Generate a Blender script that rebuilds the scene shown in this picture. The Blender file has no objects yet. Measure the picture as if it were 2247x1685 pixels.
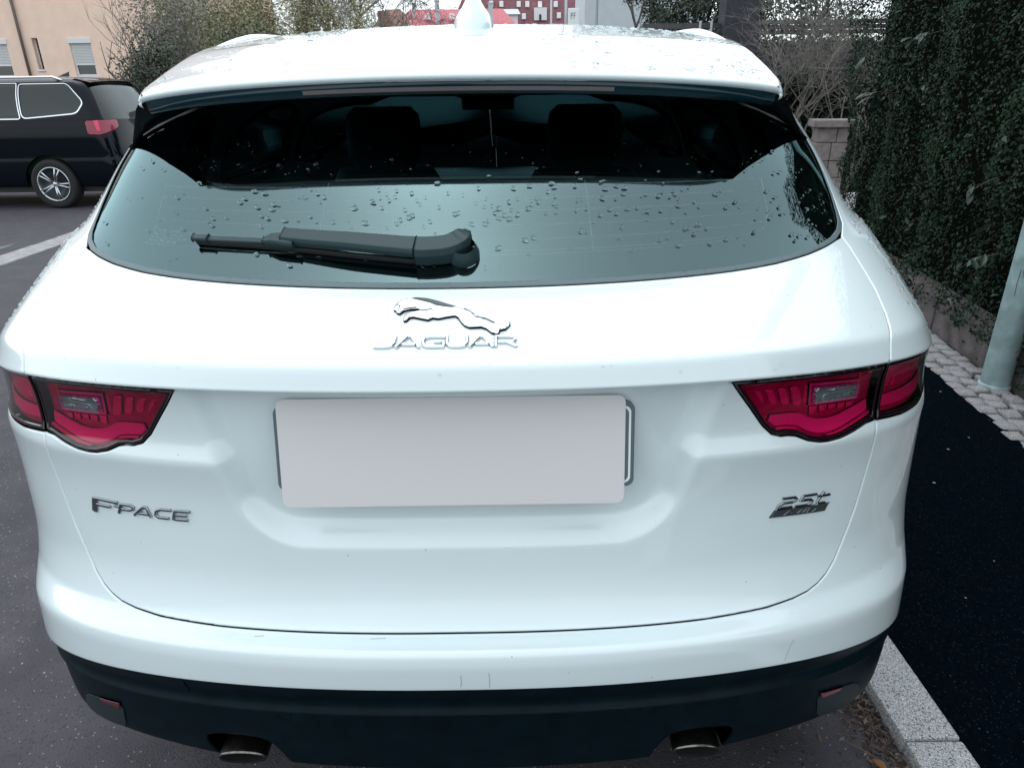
import bpy, bmesh, math, random
import numpy as np
from mathutils import Vector, Matrix, geometry
R = math.radians
random.seed(7); RNG = np.random.default_rng(7)
SC = bpy.context.scene
COL = SC.collection

# ------------------------------------------------------------------ camera
CAM_F, CAM_P, CAM_R, CAM_Y = 1502.976, 0.402598, 0.013322, -0.001401
CAM_POS = (0.088188, -0.832457, 1.544132)
_f = Vector((-math.sin(CAM_Y)*math.cos(CAM_P), math.cos(CAM_Y)*math.cos(CAM_P), -math.sin(CAM_P)))
_r = Vector((math.cos(CAM_Y), math.sin(CAM_Y), 0)); _u = _r.cross(_f)
_r2 = math.cos(CAM_R)*_r - math.sin(CAM_R)*_u; _u2 = math.sin(CAM_R)*_r + math.cos(CAM_R)*_u
cd = bpy.data.cameras.new('camera'); cam = bpy.data.objects.new('camera', cd); COL.objects.link(cam)
cam.matrix_world = Matrix(((_r2.x, _u2.x, -_f.x, CAM_POS[0]), (_r2.y, _u2.y, -_f.y, CAM_POS[1]), (_r2.z, _u2.z, -_f.z, CAM_POS[2]), (0, 0, 0, 1)))
cd.sensor_fit = 'HORIZONTAL'; cd.sensor_width = 36.0; cd.lens = 36.0*CAM_F/2247.0
cd.clip_start = 0.02; cd.clip_end = 2000.0
SC.camera = cam

# ------------------------------------------------------------------ world, sun, exposure
SUN_EL, SUN_AZ = 76.0, -30.0       # azimuth measured from +Y towards +X
w = bpy.data.worlds.new('World'); SC.world = w; w.use_nodes = True
nt = w.node_tree; nt.nodes.clear()
sky = nt.nodes.new('ShaderNodeTexSky'); sky.sky_type = 'NISHITA'; sky.sun_disc = False
sky.sun_elevation = R(SUN_EL); sky.sun_rotation = R(SUN_AZ); sky.air_density = 1.0; sky.dust_density = 1.0; sky.ozone_density = 1.0
hs = nt.nodes.new('ShaderNodeHueSaturation'); hs.inputs['Saturation'].default_value = 0.16; hs.inputs['Value'].default_value = 1.0
mx = nt.nodes.new('ShaderNodeMix'); mx.data_type = 'RGBA'; mx.blend_type = 'MULTIPLY'; mx.inputs[0].default_value = 1.0
mx.inputs[7].default_value = (0.93, 1.0, 1.02, 1)
# cloud cover: an overcast dome is brighter overhead than at the horizon
tcw = nt.nodes.new('ShaderNodeTexCoord'); sxyz = nt.nodes.new('ShaderNodeSeparateXYZ'); mrw = nt.nodes.new('ShaderNodeMapRange'); mrw.interpolation_type = 'SMOOTHSTEP'
mrw.inputs[1].default_value = 0.0; mrw.inputs[2].default_value = 1.0; mrw.inputs[3].default_value = 1.0; mrw.inputs[4].default_value = 1.3
mx2 = nt.nodes.new('ShaderNodeMix'); mx2.data_type = 'RGBA'; mx2.blend_type = 'MULTIPLY'; mx2.inputs[0].default_value = 1.0
nt.links.new(tcw.outputs['Generated'], sxyz.inputs[0]); nt.links.new(sxyz.outputs[2], mrw.inputs[0]); nt.links.new(mrw.outputs[0], mx2.inputs[7])
bg = nt.nodes.new('ShaderNodeBackground'); bg.inputs['Strength'].default_value = 0.15
wo = nt.nodes.new('ShaderNodeOutputWorld')
nt.links.new(sky.outputs[0], hs.inputs['Color']); nt.links.new(hs.outputs[0], mx.inputs[6]); nt.links.new(mx.outputs[2], mx2.inputs[6]); nt.links.new(mx2.outputs[2], bg.inputs['Color']); nt.links.new(bg.outputs[0], wo.inputs['Surface'])
sl = bpy.data.lights.new('sun', 'SUN'); sl.energy = 0.5; sl.angle = R(170); sl.color = (1.0, 0.985, 0.95)
so = bpy.data.objects.new('sun', sl); COL.objects.link(so); so.location = (0, 0, 20)
_sd = Vector((math.sin(R(SUN_AZ))*math.cos(R(SUN_EL)), math.cos(R(SUN_AZ))*math.cos(R(SUN_EL)), math.sin(R(SUN_EL))))
so.rotation_euler = _sd.to_track_quat('Z', 'Y').to_euler()
SC.view_settings.view_transform = 'Standard'; SC.view_settings.look = 'None'
SC.view_settings.exposure = 0.92; SC.view_settings.gamma = 1.0
SC.render.engine = 'CYCLES'
try:
    SC.cycles.use_denoising = True; SC.cycles.max_bounces = 8; SC.cycles.transparent_max_bounces = 12
    SC.cycles.caustics_reflective = False; SC.cycles.caustics_refractive = False
except Exception: pass

# ------------------------------------------------------------------ materials
MATS = {}
def mat(name, col, rough=0.5, metal=0.0, coat=0.0, spec=0.5, noise=None, bump=None, coat_rough=0.03, trans=0.0, ior=1.5, sheen=0.0, speck=None, mottle=None):
    """noise=(scale, amount) brightness variation; bump=(scale, strength, distance); speck=(scale, threshold, colour); mottle=(scale, colour2, lo, hi)"""
    m = bpy.data.materials.new(name); m.use_nodes = True; MATS[name] = m
    n = m.node_tree; b = n.nodes['Principled BSDF']
    c = (*col, 1.0)
    b.inputs['Base Color'].default_value = c; b.inputs['Roughness'].default_value = rough; b.inputs['Metallic'].default_value = metal
    b.inputs['Coat Weight'].default_value = coat; b.inputs['Coat Roughness'].default_value = coat_rough
    b.inputs['Specular IOR Level'].default_value = spec; b.inputs['Transmission Weight'].default_value = trans; b.inputs['IOR'].default_value = ior
    tc = None; cur = None
    def coord():
        nonlocal tc
        if tc is None: tc = n.nodes.new('ShaderNodeTexCoord')
        return tc.outputs['Object']
    def rgb():
        r = n.nodes.new('ShaderNodeRGB'); r.outputs[0].default_value = c; return r.outputs[0]
    if mottle:
        t = n.nodes.new('ShaderNodeTexNoise'); t.inputs['Scale'].default_value = mottle[0]; t.inputs['Detail'].default_value = 6; t.inputs['Roughness'].default_value = 0.65
        n.links.new(coord(), t.inputs['Vector'])
        mr = n.nodes.new('ShaderNodeMapRange'); mr.inputs[1].default_value = mottle[2]; mr.inputs[2].default_value = mottle[3]
        n.links.new(t.outputs['Fac'], mr.inputs[0])
        x = n.nodes.new('ShaderNodeMix'); x.data_type = 'RGBA'; n.links.new(mr.outputs[0], x.inputs[0])
        n.links.new(cur or rgb(), x.inputs[6]); x.inputs[7].default_value = (*mottle[1], 1); cur = x.outputs[2]
    if noise:
        t = n.nodes.new('ShaderNodeTexNoise'); t.inputs['Scale'].default_value = noise[0]; t.inputs['Detail'].default_value = 8
        n.links.new(coord(), t.inputs['Vector'])
        mr = n.nodes.new('ShaderNodeMapRange'); mr.inputs[1].default_value = 0.3; mr.inputs[2].default_value = 0.7
        mr.inputs[3].default_value = 1-noise[1]; mr.inputs[4].default_value = 1+noise[1]
        n.links.new(t.outputs['Fac'], mr.inputs[0])
        x = n.nodes.new('ShaderNodeMix'); x.data_type = 'RGBA'; x.blend_type = 'MULTIPLY'; x.inputs[0].default_value = 1
        n.links.new(cur or rgb(), x.inputs[6]); n.links.new(mr.outputs[0], x.inputs[7]); cur = x.outputs[2]
    if speck:
        for sp in (speck if isinstance(speck, list) else [speck]):
            v = n.nodes.new('ShaderNodeTexVoronoi'); v.inputs['Scale'].default_value = sp[0]; v.feature = 'F1'
            n.links.new(coord(), v.inputs['Vector'])
            wn = n.nodes.new('ShaderNodeSeparateColor'); n.links.new(v.outputs['Color'], wn.inputs[0])
            gt = n.nodes.new('ShaderNodeMath'); gt.operation = 'GREATER_THAN'; gt.inputs[1].default_value = sp[1]; n.links.new(wn.outputs[0], gt.inputs[0])
            lt = n.nodes.new('ShaderNodeMath'); lt.operation = 'LESS_THAN'; lt.inputs[1].default_value = sp[3] if len(sp) > 3 else 0.35; n.links.new(v.outputs['Distance'], lt.inputs[0])
            ml = n.nodes.new('ShaderNodeMath'); ml.operation = 'MULTIPLY'; n.links.new(gt.outputs[0], ml.inputs[0]); n.links.new(lt.outputs[0], ml.inputs[1])
            x = n.nodes.new('ShaderNodeMix'); x.data_type = 'RGBA'; n.links.new(ml.outputs[0], x.inputs[0])
            n.links.new(cur or rgb(), x.inputs[6]); x.inputs[7].default_value = (*sp[2], 1); cur = x.outputs[2]
    if cur: n.links.new(cur, b.inputs['Base Color'])
    if bump:
        t = n.nodes.new('ShaderNodeTexNoise'); t.inputs['Scale'].default_value = bump[0]; t.inputs['Detail'].default_value = 5
        n.links.new(coord(), t.inputs['Vector'])
        bp = n.nodes.new('ShaderNodeBump'); bp.inputs['Strength'].default_value = bump[1]; bp.inputs['Distance'].default_value = bump[2]
        n.links.new(t.outputs['Fac'], bp.inputs['Height']); n.links.new(bp.outputs[0], b.inputs['Normal'])
    return m
def glassmat(name, tint, refl=(1, 1, 1), ior=1.5, rough=0.0):
    m = bpy.data.materials.new(name); m.use_nodes = True; MATS[name] = m
    n = m.node_tree; n.nodes.clear()
    o = n.nodes.new('ShaderNodeOutputMaterial'); x = n.nodes.new('ShaderNodeMixShader'); t = n.nodes.new('ShaderNodeBsdfTransparent'); g = n.nodes.new('ShaderNodeBsdfGlossy'); f = n.nodes.new('ShaderNodeFresnel')
    t.inputs[0].default_value = (*tint, 1); g.inputs[0].default_value = (*refl, 1); g.inputs['Roughness'].default_value = rough; f.inputs[0].default_value = ior
    n.links.new(f.outputs[0], x.inputs[0]); n.links.new(t.outputs[0], x.inputs[1]); n.links.new(g.outputs[0], x.inputs[2]); n.links.new(x.outputs[0], o.inputs[0])
    return m

mat('paint', (0.715, 0.81, 0.83), 0.30, coat=1.0, coat_rough=0.02, noise=(3.0, 0.012), speck=[(55, 0.992, (0.45, 0.46, 0.44), 0.10), (120, 0.994, (0.40, 0.40, 0.36), 0.16)], mottle=(2.2, (0.675, 0.765, 0.775), 0.5, 0.85))
mat('paint_roof', (0.715, 0.81, 0.83), 0.30, coat=1.0, coat_rough=0.03, noise=(3.0, 0.012), bump=(55, 0.05, 0.003))
mat('wiper_plastic', (0.022, 0.045, 0.050), 0.45, bump=(400, 0.1, 0.001), spec=0.3)
mat('plastic', (0.0012, 0.0075, 0.0115), 0.45, spec=0.10, noise=(25, 0.25), bump=(500, 0.15, 0.001), mottle=(9, (0.004, 0.012, 0.016), 0.55, 0.8))
mat('gloss_black', (0.007, 0.032, 0.045), 0.10, coat=0.5, spec=0.3)
mat('dark_trim', (0.085, 0.125, 0.135), 0.45, bump=(300, 0.1, 0.001))
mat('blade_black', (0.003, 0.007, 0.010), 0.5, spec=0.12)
mat('scuff', (0.38, 0.40, 0.40), 0.7)
mat('rubber', (0.015, 0.016, 0.017), 0.75, bump=(200, 0.2, 0.001))
mat('gap_black', (0.004, 0.005, 0.005), 0.9)
glassmat('rear_glass', (0.25, 0.39, 0.42), (0.64, 0.93, 0.97), 1.95)
glassmat('side_glass', (0.25, 0.34, 0.34), (0.9, 1, 1), 1.6)
glassmat('car_glass', (0.05, 0.07, 0.07), (0.92, 1, 1), 1.6)
glassmat('clear_glass', (0.75, 0.85, 0.84), (0.9, 1, 1), 1.5)
glassmat('lamp_lens', (0.98, 0.12, 0.42), (1, 1, 1), 1.5)
glassmat('water_film', (0.97, 0.985, 0.985), (1, 1, 1), 1.33)
mat('lamp_frame', (0.008, 0.003, 0.006), 0.14, coat=0.5, spec=0.3)
mat('lamp_back', (0.42, 0.17, 0.26), 0.4, noise=(60, 0.2))
mat('lamp_band', (0.95, 0.80, 0.83), 0.35)
mat('lamp_facet', (0.95, 0.72, 0.75), 0.2, metal=0.35, bump=(260, 0.7, 0.003))
mat('lamp_line', (1.0, 0.75, 0.78), 0.15, metal=0.3)
mat('lamp_clear', (0.62, 0.68, 0.70), 0.16, metal=0.6)
mat('chrome', (0.84, 0.87, 0.89), 0.10, metal=1.0)
mat('chrome_mid', (0.62, 0.65, 0.67), 0.12, metal=1.0)
mat('chrome_dark', (0.30, 0.33, 0.36), 0.16, metal=1.0)
mat('insert_grey', (0.020, 0.028, 0.032), 0.5, spec=0.2)
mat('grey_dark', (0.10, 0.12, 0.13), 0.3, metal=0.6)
mat('plate_grey', (0.655, 0.645, 0.64), 0.55)
mat('white_strip', (0.75, 0.8, 0.8), 0.4)
mat('brake_strip', (0.20, 0.18, 0.185), 0.18, coat=1)
mat('seat', (0.018, 0.050, 0.062), 0.7)
mat('cabin', (0.03, 0.075, 0.085), 0.8)
mat('heater_line', (0.93, 0.95, 0.95), 0.6, spec=0.1)
mat('exhaust', (0.22, 0.21, 0.20), 0.28, metal=1.0, mottle=(30, (0.05, 0.045, 0.04), 0.45, 0.7))
mat('exhaust_inside', (0.006, 0.005, 0.005), 0.9)
mat('red_reflector', (0.10, 0.003, 0.015), 0.2, coat=0.2)
mat('water', (0.92, 0.97, 0.97), 0.02, trans=1.0, ior=1.33)
mat('tyre', (0.012, 0.012, 0.013), 0.8, bump=(120, 0.3, 0.003))
mat('alloy', (0.55, 0.57, 0.60), 0.25, metal=1.0)

def leafmat(name, cols, rough=0.5, spec=0.4):
    """leaf colour picked per leaf from a few greens"""
    m = mat(name, cols[0], rough, spec=spec); n = m.node_tree; b = n.nodes['Principled BSDF']
    g = n.nodes.new('ShaderNodeNewGeometry'); r = n.nodes.new('ShaderNodeValToRGB'); r.color_ramp.interpolation = 'LINEAR'
    for i, c in enumerate(cols):
        e = r.color_ramp.elements[i] if i < 2 else r.color_ramp.elements.new(i/(len(cols)-1))
        e.position = i/(len(cols)-1); e.color = (*c, 1)
    n.links.new(g.outputs['Random Per Island'], r.inputs[0]); n.links.new(r.outputs[0], b.inputs['Base Color'])
    return m
# ------------------------------------------------------------------ object helpers
def mesh_obj(name, verts, faces, m=None, parent=None, smooth=False, normals=None):
    me = bpy.data.meshes.new(name); me.from_pydata([tuple(v) for v in verts], [], [tuple(int(i) for i in f) for f in faces]); me.update()
    if m: me.materials.append(MATS[m] if isinstance(m, str) else m)
    if smooth: me.polygons.foreach_set('use_smooth', [True]*len(me.polygons))
    if normals is not None: me.normals_split_custom_set_from_vertices([tuple(x) for x in normals])
    o = bpy.data.objects.new(name, me); COL.objects.link(o)
    if parent: o.parent = parent
    return o
def np_mesh(name, V, F, m, parent=None, smooth=False):
    """fast path for big meshes: V (n,3), F (k,3 or 4)"""
    me = bpy.data.meshes.new(name); V = np.asarray(V, np.float32); F = np.asarray(F, np.int32); k = F.shape[1]
    me.vertices.add(len(V)); me.vertices.foreach_set('co', V.ravel())
    me.loops.add(F.size); me.loops.foreach_set('vertex_index', F.ravel())
    me.polygons.add(len(F)); me.polygons.foreach_set('loop_start', np.arange(0, F.size, k, dtype=np.int32)); me.polygons.foreach_set('loop_total', np.full(len(F), k, np.int32))
    me.update(calc_edges=True); me.validate()
    if m: me.materials.append(MATS[m])
    if smooth: me.polygons.foreach_set('use_smooth', np.ones(len(F), bool))
    o = bpy.data.objects.new(name, me); COL.objects.link(o)
    if parent: o.parent = parent
    return o
def empty(name, loc=(0, 0, 0), rz=0.0, parent=None):
    o = bpy.data.objects.new(name, None); COL.objects.link(o); o.location = loc; o.rotation_euler = (0, 0, rz); o.empty_display_size = 0.2
    if parent: o.parent = parent
    return o
def tag(o, label=None, cat=None, group=None, kind=None):
    if label: o['label'] = label
    if cat: o['category'] = cat
    if group: o['group'] = group
    if kind: o['kind'] = kind
    return o
class MB:
    """collects boxes, tubes and strips into one mesh"""
    def __init__(s): s.v = []; s.f = []
    def add(s, v, f):
        k = len(s.v); s.v += [tuple(x) for x in v]; s.f += [tuple(i+k for i in q) for q in f]
    def box(s, x0, x1, y0, y1, z0, z1):
        s.add([(x0, y0, z0), (x1, y0, z0), (x1, y1, z0), (x0, y1, z0), (x0, y0, z1), (x1, y0, z1), (x1, y1, z1), (x0, y1, z1)],
              [(0, 3, 2, 1), (4, 5, 6, 7), (0, 1, 5, 4), (1, 2, 6, 5), (2, 3, 7, 6), (3, 0, 4, 7)])
    def tube(s, pts, rad, n=8, caps=True):
        pts = [Vector(p) for p in pts]; rad = rad if isinstance(rad, (list, tuple)) else [rad]*len(pts)
        rings = []; up = Vector((0.3, 0.2, 1)).normalized()
        for i, p in enumerate(pts):
            d = (pts[min(i+1, len(pts)-1)]-pts[max(i-1, 0)]).normalized()
            a = d.cross(up)
            if a.length < 1e-3: a = d.cross(Vector((1, 0, 0)))
            a.normalize(); b = d.cross(a)
            rings.append([p+(a*math.cos(2*math.pi*k/n)+b*math.sin(2*math.pi*k/n))*rad[i] for k in range(n)])
        v = [q for r in rings for q in r]; f = []
        for i in range(len(rings)-1):
            for k in range(n): f.append((i*n+k, i*n+(k+1) % n, (i+1)*n+(k+1) % n, (i+1)*n+k))
        if caps: f.append(tuple(range(n))[::-1]); f.append(tuple((len(rings)-1)*n+k for k in range(n)))
        s.add(v, f)
    def grid(s, G, flip=False):
        """G[i][j] points"""
        n, m = len(G), len(G[0]); v = [p for r in G for p in r]; f = []
        for i in range(n-1):
            for j in range(m-1):
                q = (i*m+j, i*m+j+1, (i+1)*m+j+1, (i+1)*m+j); f.append(q[::-1] if flip else q)
        s.add(v, f)
    def lathe(s, prof, n=24, axis='Y', c=(0, 0, 0)):
        """prof list of (radius, axial)"""
        G = []
        for r, a in prof:
            row = []
            for k in range(n+1):
                t = 2*math.pi*k/n; x, z = r*math.cos(t), r*math.sin(t)
                row.append((c[0]+x, c[1]+a, c[2]+z) if axis == 'Y' else ((c[0]+a, c[1]+x, c[2]+z) if axis == 'X' else (c[0]+x, c[1]+z, c[2]+a)))
            G.append(row)
        s.grid(G)
    def build(s, name, m, parent=None, smooth=False, bevel=0.0, weld=False):
        o = mesh_obj(name, s.v, s.f, m, parent, smooth)
        if weld or bevel:
            bm = bmesh.new(); bm.from_mesh(o.data)
            bmesh.ops.remove_doubles(bm, verts=bm.verts, dist=1e-5)
            if bevel:
                es = [e for e in bm.edges if len(e.link_faces) == 2 and e.calc_face_angle(0) > 0.6]
                bmesh.ops.bevel(bm, geom=es, offset=bevel, segments=2, affect='EDGES', profile=0.6)
            bmesh.ops.recalc_face_normals(bm, faces=bm.faces)
            bm.to_mesh(o.data); bm.free()
            if smooth: o.data.polygons.foreach_set('use_smooth', [True]*len(o.data.polygons))
        return o
def copy_tree(o, parent=None):
    c = o.copy(); COL.objects.link(c)
    if parent is not None: c.parent = parent
    for ch in list(o.children): copy_tree(ch, c)
    return c

# ------------------------------------------------------------------ lofted bodywork
def sst(x):
    x = np.clip(x, 0, 1); return x*x*x*(x*(6*x-15)+10)
class Loft:
    """car skin from stacked plan curves; s = distance round the body from the rear centre, t = distance up the skin"""
    def __init__(L, rows, n=2.3, wref=.95, dref=.55, ls=2.9, sharp=None, sig=.007, dfront=.55, anchor=None):
        L.N = n; L.names = [r[0] for r in rows]; P = np.array([r[1:8] for r in rows]); cr = [r[8] for r in rows]; L.df = dfront
        yx = lambda p: p[0]+p[2]*(1-(1-(.5/p[1])**n)**(1/n))
        pr = [(yx(p), p[3]+p[4]*.25+p[5]*.0625) for p in P]; T = [0.]
        for i in range(1, len(pr)): T.append(T[-1]+max(.004, math.hypot(pr[i][0]-pr[i-1][0], pr[i][1]-pr[i-1][1])))
        T = np.array(T)
        if anchor: T = T-T[L.names.index(anchor[0])]+anchor[1]
        L.T = T; L.K = dict(zip(L.names, T)); DT = .0005
        tt = np.arange(T[0]-.02, T[-1]+.0201, DT); tab = np.zeros((len(tt), 7))
        ks = [0]+[i for i in range(1, len(rows)-1) if cr[i]]+[len(rows)-1]
        for a, b in zip(ks[:-1], ks[1:]):
            lo = T[a] if a > 0 else -9; hi = T[b] if b < len(rows)-1 else 9; m = (tt >= lo) & (tt <= hi)
            for k in range(7): tab[m, k] = L.pchip(T[a:b+1], P[a:b+1, k], np.clip(tt[m], T[a], T[b]))
        def smooth(sg):
            r = int(4*sg/DT); kk = np.exp(-.5*(np.arange(-r, r+1)*DT/sg)**2); kk /= kk.sum(); pad = np.pad(tab, ((r, r), (0, 0)), mode='edge')
            return np.stack([np.convolve(pad[:, k], kk, 'valid') for k in range(7)], 1)
        if sharp:
            w_ = np.clip(1-np.abs(tt-(L.K[sharp[0]]+L.K[sharp[1]])/2)/.035, 0, 1); w_ = np.clip(w_*2, 0, 1)[:, None]
            L.TAB = smooth(.0022)*w_+smooth(sig)*(1-w_)
        else: L.TAB = smooth(sig)
        L.tt = tt
        L.th = np.linspace(0, np.pi/2, 4001); x = wref*np.sin(L.th)**(2/n); y = dref*(1-np.cos(L.th)**(2/n))
        L.sr = np.concatenate([[0], np.cumsum(np.hypot(np.diff(x), np.diff(y)))]); L.S90 = L.sr[-1]; L.LS = ls; L.SM = 2*L.S90+ls
        L.rec = None
    @staticmethod
    def pchip(x, y, xi):
        n = len(x); h = np.diff(x); d = np.diff(y)/h
        if n == 2: return y[0]+d[0]*(xi-x[0])
        m = np.zeros(n)
        for i in range(1, n-1):
            if d[i-1]*d[i] > 0:
                w1 = 2*h[i]+h[i-1]; w2 = h[i]+2*h[i-1]; m[i] = (w1+w2)/(w1/d[i-1]+w2/d[i])
        def e(h0, h1, d0, d1):
            v = ((2*h0+h1)*d0-h0*d1)/(h0+h1)
            if v*d0 <= 0: return 0
            if d0*d1 < 0 and abs(v) > 3*abs(d0): return 3*d0
            return v
        m[0] = e(h[0], h[1], d[0], d[1]); m[-1] = e(h[-1], h[-2], d[-1], d[-2])
        i = np.clip(np.searchsorted(x, xi)-1, 0, n-2); s = (xi-x[i])/h[i]
        return (1+2*s)*(1-s)**2*y[i]+s*(1-s)**2*h[i]*m[i]+s*s*(3-2*s)*y[i+1]+s*s*(s-1)*h[i]*m[i+1]
    def F(L, s, t):
        s = np.asarray(s, float); t = np.asarray(t, float)
        y0, W, D, z0, a, b, YF = [np.interp(t, L.tt, L.TAB[:, k]) for k in range(7)]
        sa = np.abs(s); th = np.interp(sa, L.sr, L.th); N = L.N
        x = W*np.sin(th)**(2/N); y = y0+D*(1-np.cos(th)**(2/N))
        Df = np.minimum(L.df, D); Ln = YF-y0-D-Df
        y = y+np.clip((sa-L.S90)/L.LS, 0, 1)*Ln
        sf = np.clip(sa-L.S90-L.LS, 0, L.S90); thf = np.interp(L.S90-sf, L.sr, L.th); fr = sa > L.S90+L.LS
        x = np.where(fr, W*np.sin(thf)**(2/N), x); y = np.where(fr, YF-Df*(1-np.cos(thf)**(2/N)), y)
        z = z0+a*x*x+b*x**4
        if L.rec is not None: y = y+np.where(fr, 0, L.rec(x, t))
        return np.stack([np.sign(s)*x, y, z], -1)
    def Nm(L, s, t, h=.0015):
        n = np.cross(L.F(s+h, t)-L.F(s-h, t), L.F(s, t+h)-L.F(s, t-h))
        return n/(np.linalg.norm(n, axis=-1, keepdims=True)+1e-12)
    def side_st(L, y, z):
        """point (y,z) on the car's flank -> (s,t)"""
        ts = np.linspace(L.T[0]-.015, L.T[-1], 900); zz = L.F(np.full(900, L.S90+.01), ts)[:, 2]
        t = float(np.interp(z, zz, ts)); ss = np.linspace(.8, L.SM-.6, 1500); yy = L.F(ss, np.full(1500, t))[:, 1]
        return float(np.interp(y, yy, ss)), t
def dens(poly, d, closed=True):
    out = []; n = len(poly)
    for i in range(n if closed else n-1):
        a, b = poly[i], poly[(i+1) % n]; k = max(1, int(math.ceil(math.hypot(b[0]-a[0], b[1]-a[1])/d)))
        out += [(a[0]+(b[0]-a[0])*j/k, a[1]+(b[1]-a[1])*j/k) for j in range(k)]
    if not closed: out.append(tuple(poly[-1]))
    return out
def rnd(poly, it=2, closed=True):
    """Chaikin rounding"""
    for _ in range(it):
        o = []; n = len(poly)
        if not closed: o.append(poly[0])
        for i in range(n if closed else n-1):
            a, b = poly[i], poly[(i+1) % n]
            o += [(a[0]*.75+b[0]*.25, a[1]*.75+b[1]*.25), (a[0]*.25+b[0]*.75, a[1]*.25+b[1]*.75)]
        if not closed: o.append(poly[-1])
        poly = o
    return poly
def rcorner(p, r, n=5):
    """round the corners of a polygon with a fixed setback"""
    o = []
    for i in range(len(p)):
        a, b, c = Vector(p[i-1]), Vector(p[i]), Vector(p[(i+1) % len(p)]); u = b+(a-b).normalized()*min(r, (a-b).length*.45); v = b+(c-b).normalized()*min(r, (c-b).length*.45)
        for k in range(n+1): t = k/n; q = u*(1-t)**2+b*2*t*(1-t)+v*t*t; o.append((q.x, q.y))
    return o
def area(p): return .5*sum(p[i][0]*p[(i+1) % len(p)][1]-p[(i+1) % len(p)][0]*p[i][1] for i in range(len(p)))
def inset(p, d):
    n = len(p); sg = 1 if area(p) > 0 else -1; o = []
    for i in range(n):
        a, b, c = p[i-1], p[i], p[(i+1) % n]
        e1 = Vector((b[0]-a[0], b[1]-a[1])); e2 = Vector((c[0]-b[0], c[1]-b[1]))
        if e1.length < 1e-9 or e2.length < 1e-9: o.append(b); continue
        e1.normalize(); e2.normalize(); n1 = Vector((-e1.y, e1.x)); n2 = Vector((-e2.y, e2.x)); m = n1+n2
        if m.length < 1e-6: o.append(b); continue
        m.normalize(); k = d/max(.45, m.dot(n1)); o.append((b[0]+m.x*k*sg, b[1]+m.y*k*sg))
    return o
def mir(p): return [(-a, b) for a, b in p][::-1]
def inside(px, py, poly):
    r = np.zeros(px.shape, bool); P = np.array(poly); Q = np.roll(P, -1, 0)
    for (x1, y1), (x2, y2) in zip(P, Q):
        if y1 == y2: continue
        c = (y1 > py) != (y2 > py)
        r ^= c & (px < (x2-x1)*(py-y1)/(y2-y1)+x1)
    return r
def nearest(pts, segs):
    """distance and nearest point on any segment (sampled border, refined on its segment)"""
    from mathutils import kdtree
    A = segs[:, 0]; D = segs[:, 1]-A; ln = np.hypot(D[:, 0], D[:, 1]); n = np.maximum(1, np.ceil(ln/.004).astype(int)); own = np.repeat(np.arange(len(A)), n)
    k = (np.arange(len(own))-np.repeat(np.cumsum(n)-n, n)+.5)/np.repeat(n, n); Q = A[own]+D[own]*k[:, None]
    kd = kdtree.KDTree(len(Q))
    for i, q in enumerate(Q.tolist()): kd.insert((q[0], q[1], 0), i)
    kd.balance()
    near = [[j for _, j, _ in kd.find_n((p[0], p[1], 0), 3)] for p in pts.tolist()]
    ne = own[np.array([(r+r[-1:]*3)[:3] for r in near])]
    best = np.full(len(pts), 9e9); bp = np.zeros((len(pts), 2))
    for c in range(3):
        sg = ne[:, c]; dd = (D[sg]**2).sum(1)+1e-18; kk = np.clip(((pts-A[sg])*D[sg]).sum(1)/dd, 0, 1); q = A[sg]+kk[:, None]*D[sg]; e = np.hypot(*(pts-q).T)
        m = e < best; best[m] = e[m]; bp[m] = q[m]
    return best, bp
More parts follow.
